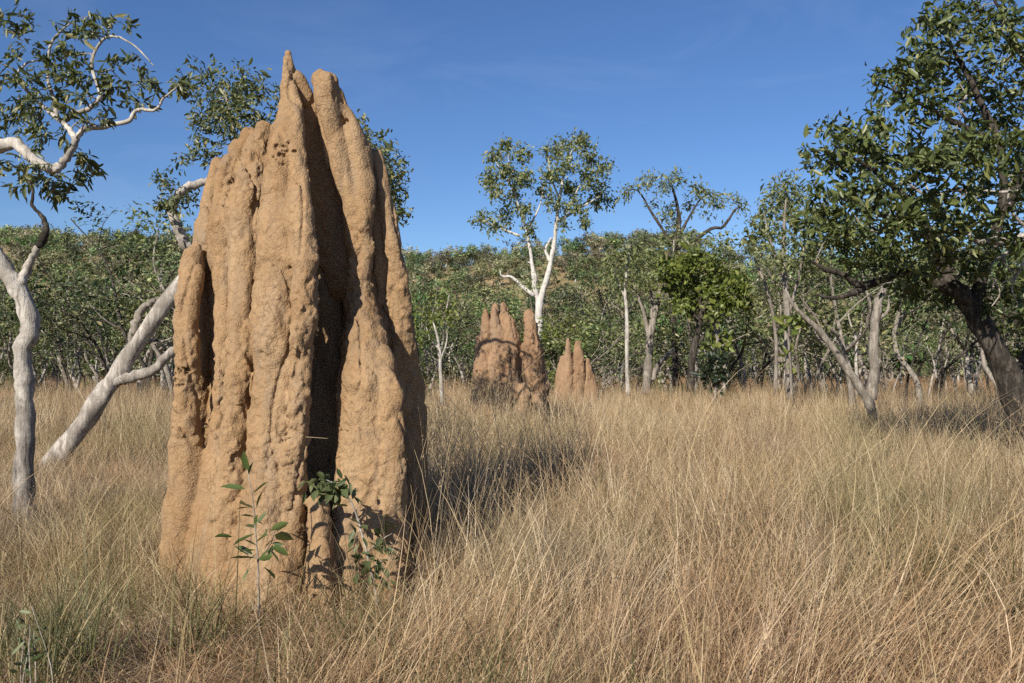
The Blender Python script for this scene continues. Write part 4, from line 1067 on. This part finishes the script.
def sow(n, y0, y1, kinds, probs, zs, seed):
    r = np.random.default_rng(seed)
    y = np.sqrt(r.uniform(y0 ** 2, y1 ** 2, int(n * 1.3))); x = r.uniform(-1, 1, len(y)) * (.68 * y + 1.4)
    k = ~in_mound(x, y) & (r.random(len(y)) < -.12 + 1.5 * lumpy(x, y, 2.6, seed))
    x, y = x[k][:n], y[k][:n]; n = len(x)
    hf = (.72 + .45 * lumpy(x, y, .8, 2.0)) * zs
    hf *= 1 - .42 * np.clip((-1.2 - x) / 1.2, 0, 1) * np.clip((15 - y) / 2, 0, 1)
    hf *= np.where(y > 34, .72, 1)
    near = np.exp(-(((x - MX - .1) / 1.35) ** 2 + ((y - 5.0) / 1.0) ** 2) * 1.2)
    hf *= 1 - .72 * near
    hf *= np.where(y < 4.2, .82, 1)
    s = hf * r.uniform(.7, 1.25, n)
    lodge = 1.15 * np.clip(lumpy(x, y, 1.15, 4.0) - .42, 0, 1) * np.where(y < 16, 1, .4) + .42 * np.clip((6.2 - y) / 1.2, 0, 1) * (.35 + lumpy(x, y, 1.7, 1.0))
    dirn = 2.2 * np.sin(x * .9 + 1) + 1.6 * np.cos(y * .7 + x * .4)
    wd = np.maximum(s, .75) * r.uniform(.9, 1.2, n)
    return (np.stack([x, y, gz(x, y)], 1), np.stack([r.normal(0, .12, n) + lodge * np.cos(dirn), r.normal(0, .12, n) + lodge * np.sin(dirn), r.uniform(0, 6.28, n)], 1),
            np.stack([wd, wd, s], 1), r.choice(kinds, n, p=probs))


SW = [sow(4600, 1.9, 8.0, np.arange(11), [.07] * 4 + [.145] * 4 + [.045, .045, .05], .92, 1),
      sow(800, 2.2, 10.0, [14, 15], [.5, .5], 1.0, 9),
      sow(8200, 8.0, 16.0, np.arange(11), [.105] * 4 + [.09] * 4 + [.07, .075, .075], 1.0, 2),
      sow(6000, 15.0, 34, [11, 12, 13, 8, 9], [.28, .28, .28, .08, .08], 1.02, 3),
      sow(7500, 33, 90, [11, 12, 13], [.34, .33, .33], .95, 4)]
p_, r_, s_, i_ = (np.concatenate([q[k] for q in SW]) for k in range(4))
far = p_[:, 1] > 33
s_[far, :2] *= 1.7
# a fringe of tall stalks in front of the second mound and beside the tallest one
q = np.random.default_rng(8)
ex = np.stack([q.normal(-.45, .25, 40), q.normal(13.5, .9, 40)], 1)
ex = np.vstack([ex, np.stack([q.normal(-.55, .2, 26), q.normal(7.2, .5, 26)], 1)])
p_ = np.vstack([p_, np.column_stack([ex, gz(ex[:, 0], ex[:, 1])])]); r_ = np.vstack([r_, np.column_stack([q.normal(0, .1, (len(ex), 2)), q.uniform(0, 6.3, len(ex))])])
s_ = np.vstack([s_, np.tile((1.1, 1.1, 1.55), (len(ex), 1))]); i_ = np.concatenate([i_, q.choice([8, 9, 10], len(ex))])
# greener tussocks here and there
tus = []
for (qx, Yq, nq, sp) in ((560, 11.5, 16, .5), (535, 10.8, 10, .4), (872, 15.5, 40, .8), (940, 16.5, 44, 1.0), (1000, 15.5, 30, .9), (850, 14.0, 12, .5), (700, 7.2, 9, .4), (525, 3.3, 7, .2), (925, 8.2, 14, .6), (610, 9.5, 8, .5), (455, 12.5, 12, .6), (20, 4.4, 9, .4), (70, 4.0, 4, .3), (960, 5.6, 9, .4), (330, 4.6, 4, .4), (548, 20.5, 14, .5)):
    c = ground_at(qx, Yq); tus.append(np.stack([q.normal(c[0], sp, nq), q.normal(c[1], sp * .8, nq)], 1))
tus = np.vstack(tus); tus = tus[~in_mound(tus[:, 0], tus[:, 1])]; nt_ = len(tus)
mbg = MB(); blades(mbg, rg, 60, .08, .52, .0055, .30, .8, 4); GR.append(mbg)
p_ = np.vstack([p_, np.column_stack([tus, gz(tus[:, 0], tus[:, 1])])]); r_ = np.vstack([r_, np.column_stack([q.normal(0, .1, (nt_, 2)), q.uniform(0, 6.3, nt_)])])
ts = q.uniform(.7, 1.15, nt_); s_ = np.vstack([s_, np.column_stack([ts * 1.1, ts * 1.1, ts])]); i_ = np.concatenate([i_, np.full(nt_, len(GR) - 1)])
mb = MB()
for k in range(len(GR)):
    m = i_ == k
    if not m.any(): continue
    V = np.concatenate(GR[k].v); F4 = np.concatenate(GR[k].f4); F3 = np.concatenate(GR[k].f3) if GR[k].f3 else None
    n = int(m.sum())
    v = (V[None] * s_[m][:, None, :]).astype(np.float32)
    c, sn = np.cos(r_[m][:, 2])[:, None], np.sin(r_[m][:, 2])[:, None]
    v = np.stack([v[..., 0] * c - v[..., 1] * sn, v[..., 0] * sn + v[..., 1] * c, v[..., 2]], -1)
    sh = r_[m][:, None, :2]
    v[..., :2] += sh * v[..., 2:]; v[..., 2] /= np.sqrt(1 + (sh ** 2).sum(-1))
    v = v + p_[m][:, None].astype(np.float32)
    o = (np.arange(n) * len(V))[:, None, None]
    mb.add(v, (F4[None] + o).reshape(-1, 4), (F3[None] + o).reshape(-1, 3) if F3 is not None else None, 1 if k == len(GR) - 1 else 0)
M_green = mat_leaf('green_grass', [(0, (.045, .05, .018)), (.4, (.095, .10, .036)), (.7, (.18, .165, .07)), (1, (.42, .33, .18))], .25, .55, .3)
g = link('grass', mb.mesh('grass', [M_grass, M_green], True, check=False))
tag(g, 'dry straw-coloured grass covering the whole plain', 'grass', kind='stuff')


#@@SEEDLINGS
def crop(u, v, Y):
    return at(200 + u / 3.595, 450 + v / 3.595, Y)


def leaf_list(mb, L, Y, rng, wr=.34):
    B = np.array([crop(a, b, Y + rng.normal(0, .04)) for a, b, _, _ in L]); T = np.array([crop(c, d, Y + rng.normal(-.03, .06)) for _, _, c, d in L])
    d = T - B; ln = np.linalg.norm(d, axis=1) * 1.05
    leaves(mb, B, d, ln, ln * wr * rng.uniform(.85, 1.2, len(ln)), 0, rng, False, .22, 1.2)


L_seed = mat_leaf('seedling_leaf', [(0, (.048, .078, .022)), (.6, (.09, .125, .038)), (1, (.16, .17, .07))], .22, .38, .5)
L_seed2 = mat_leaf('dusty_seedling_leaf', [(0, (.055, .075, .03)), (.6, (.095, .12, .05)), (1, (.16, .17, .08))], .2, .5, .35)
Y = 5.45
rng = np.random.default_rng(61)
b = ground_at(258, Y)
root = empty('seedling', b, 'upright green-leaved seedling on a pale stem in front of the tallest mound', 'seedling')
mb = MB()
for q in ([(214, 690, 5), (212, 560, 4.5), (208, 400, 3.6), (200, 300, 2.8), (192, 190, 2.2), (178, 110, 1.5), (168, 60, 1)], [(208, 400, 2.6), (235, 365, 2.2), (258, 330, 1.8), (270, 290, 1.2)], [(205, 390, 2), (180, 375, 1.6), (130, 345, 1)]):
    tube(mb, smooth_path([(*crop(u, v, Y), r / 3.595 * Y / FPX * 1.0) for u, v, r in q], 6, .1, rng), 6)
link('stem', mb.mesh('stem', [M_twig], True, b), root)
mb = MB()
leaf_list(mb, [(165, 140, 75, 127), (190, 158, 240, 110), (182, 205, 130, 208), (203, 210, 220, 148), (185, 208, 148, 184), (200, 265, 238, 222), (200, 300, 118, 336), (118, 312, 54, 308), (200, 275, 165, 272), (254, 290, 318, 258), (268, 305, 330, 318),
               (200, 388, 110, 382), (190, 375, 128, 345), (255, 350, 322, 374), (248, 355, 288, 402), (228, 420, 272, 458), (200, 300, 200, 235), (178, 425, 152, 472), (172, 75, 155, 8), (262, 340, 246, 398), (215, 390, 255, 352), (176, 90, 188, 40), (240, 300, 236, 282), (205, 345, 160, 318), (206, 370, 172, 398), (258, 335, 300, 340), (205, 330, 236, 300), (196, 240, 150, 232), (262, 320, 232, 350), (210, 395, 262, 380), (204, 360, 140, 362), (198, 255, 226, 262)], Y, rng, .33)
link('foliage', mb.mesh('foliage', [L_seed], True, b), root)

Y = 5.75
b = ground_at(376, Y)
root = empty('seedling', b, 'drooping dusty-leaved seedling bent across the foot of the tallest mound', 'seedling')
mb = MB()
ST = [[(640, 560, 6), (622, 470, 5), (592, 340, 4.2), (562, 230, 3.6), (528, 165, 3), (480, 118, 2.4), (430, 105, 1.6)], [(600, 370, 2.4), (640, 330, 2), (690, 300, 1.2)], [(612, 430, 2.4), (650, 400, 2), (690, 385, 1.2)], [(575, 280, 2), (560, 330, 1.4), (550, 360, 1)]]
for q in ST:
    tube(mb, smooth_path([(*crop(u, v, Y), r / 3.595 * Y / FPX) for u, v, r in q], 6, .1, rng), 6)
link('stem', mb.mesh('stem', [M_pale], True, b), root)
mb = MB(); LL = []
for _ in range(64):
    u, v = rng.normal(468, 40), rng.normal(122, 22); a = rng.normal(1.8, .8); l = rng.uniform(30, 52)
    LL.append((u, v, u + math.cos(a) * l, v + math.sin(a) * l))
for _ in range(52):
    u, v = rng.normal(622, 45), rng.normal(370, 60); a = rng.normal(.6, 1.3); l = rng.uniform(28, 48)
    LL.append((u, v, u + math.cos(a) * l, v + math.sin(a) * l))
for _ in range(8):
    u, v = rng.normal(555, 15), rng.normal(230, 40); a = rng.normal(1.5, 1.2); l = rng.uniform(30, 50)
    LL.append((u, v, u + math.cos(a) * l, v + math.sin(a) * l))
leaf_list(mb, LL, Y, rng, .36)
link('foliage', mb.mesh('foliage', [L_seed2], True, b), root)

# green weed low in the grass at the near left corner
Y = 3.7
b = ground_at(40, Y)
root = empty('weed', b, 'green leafy weed half buried in dry grass at the near corner', 'weed')
mb = MB(); fb = MB()
for k in range(6):
    tip = at(rng.normal(34, 10), rng.uniform(606, 640), Y + rng.normal(0, .12))
    q = smooth_path([(*(b + rng.normal(0, .02, 3)), .0035), (*((b + tip) / 2 + rng.normal(0, .03, 3)), .003), (*tip, .0015)], 6); tube(mb, q, 5)
    dress(fb, [q], rng, 8, .05, .017, 0, .012, False, .1, .5)
link('stem', mb.mesh('stem', [M_twig], True, b), root)
link('foliage', fb.mesh('foliage', [L_seed2], True, b), root)

# one straw caught across the dark cleft
mb = MB(); q = smooth_path([(*at(286, 437, 6.05), .0035), (*at(305, 437, 6.1), .003), (*at(328, 438.5, 6.16), .002)], 6); q0 = q[0, :3].copy(); tube(mb, q, 5)
o = link('straw', mb.mesh('straw', [M_grass], True, q0), None, q0)
tag(o, 'single dry straw lying across the dark cleft of the tallest mound', 'straw')
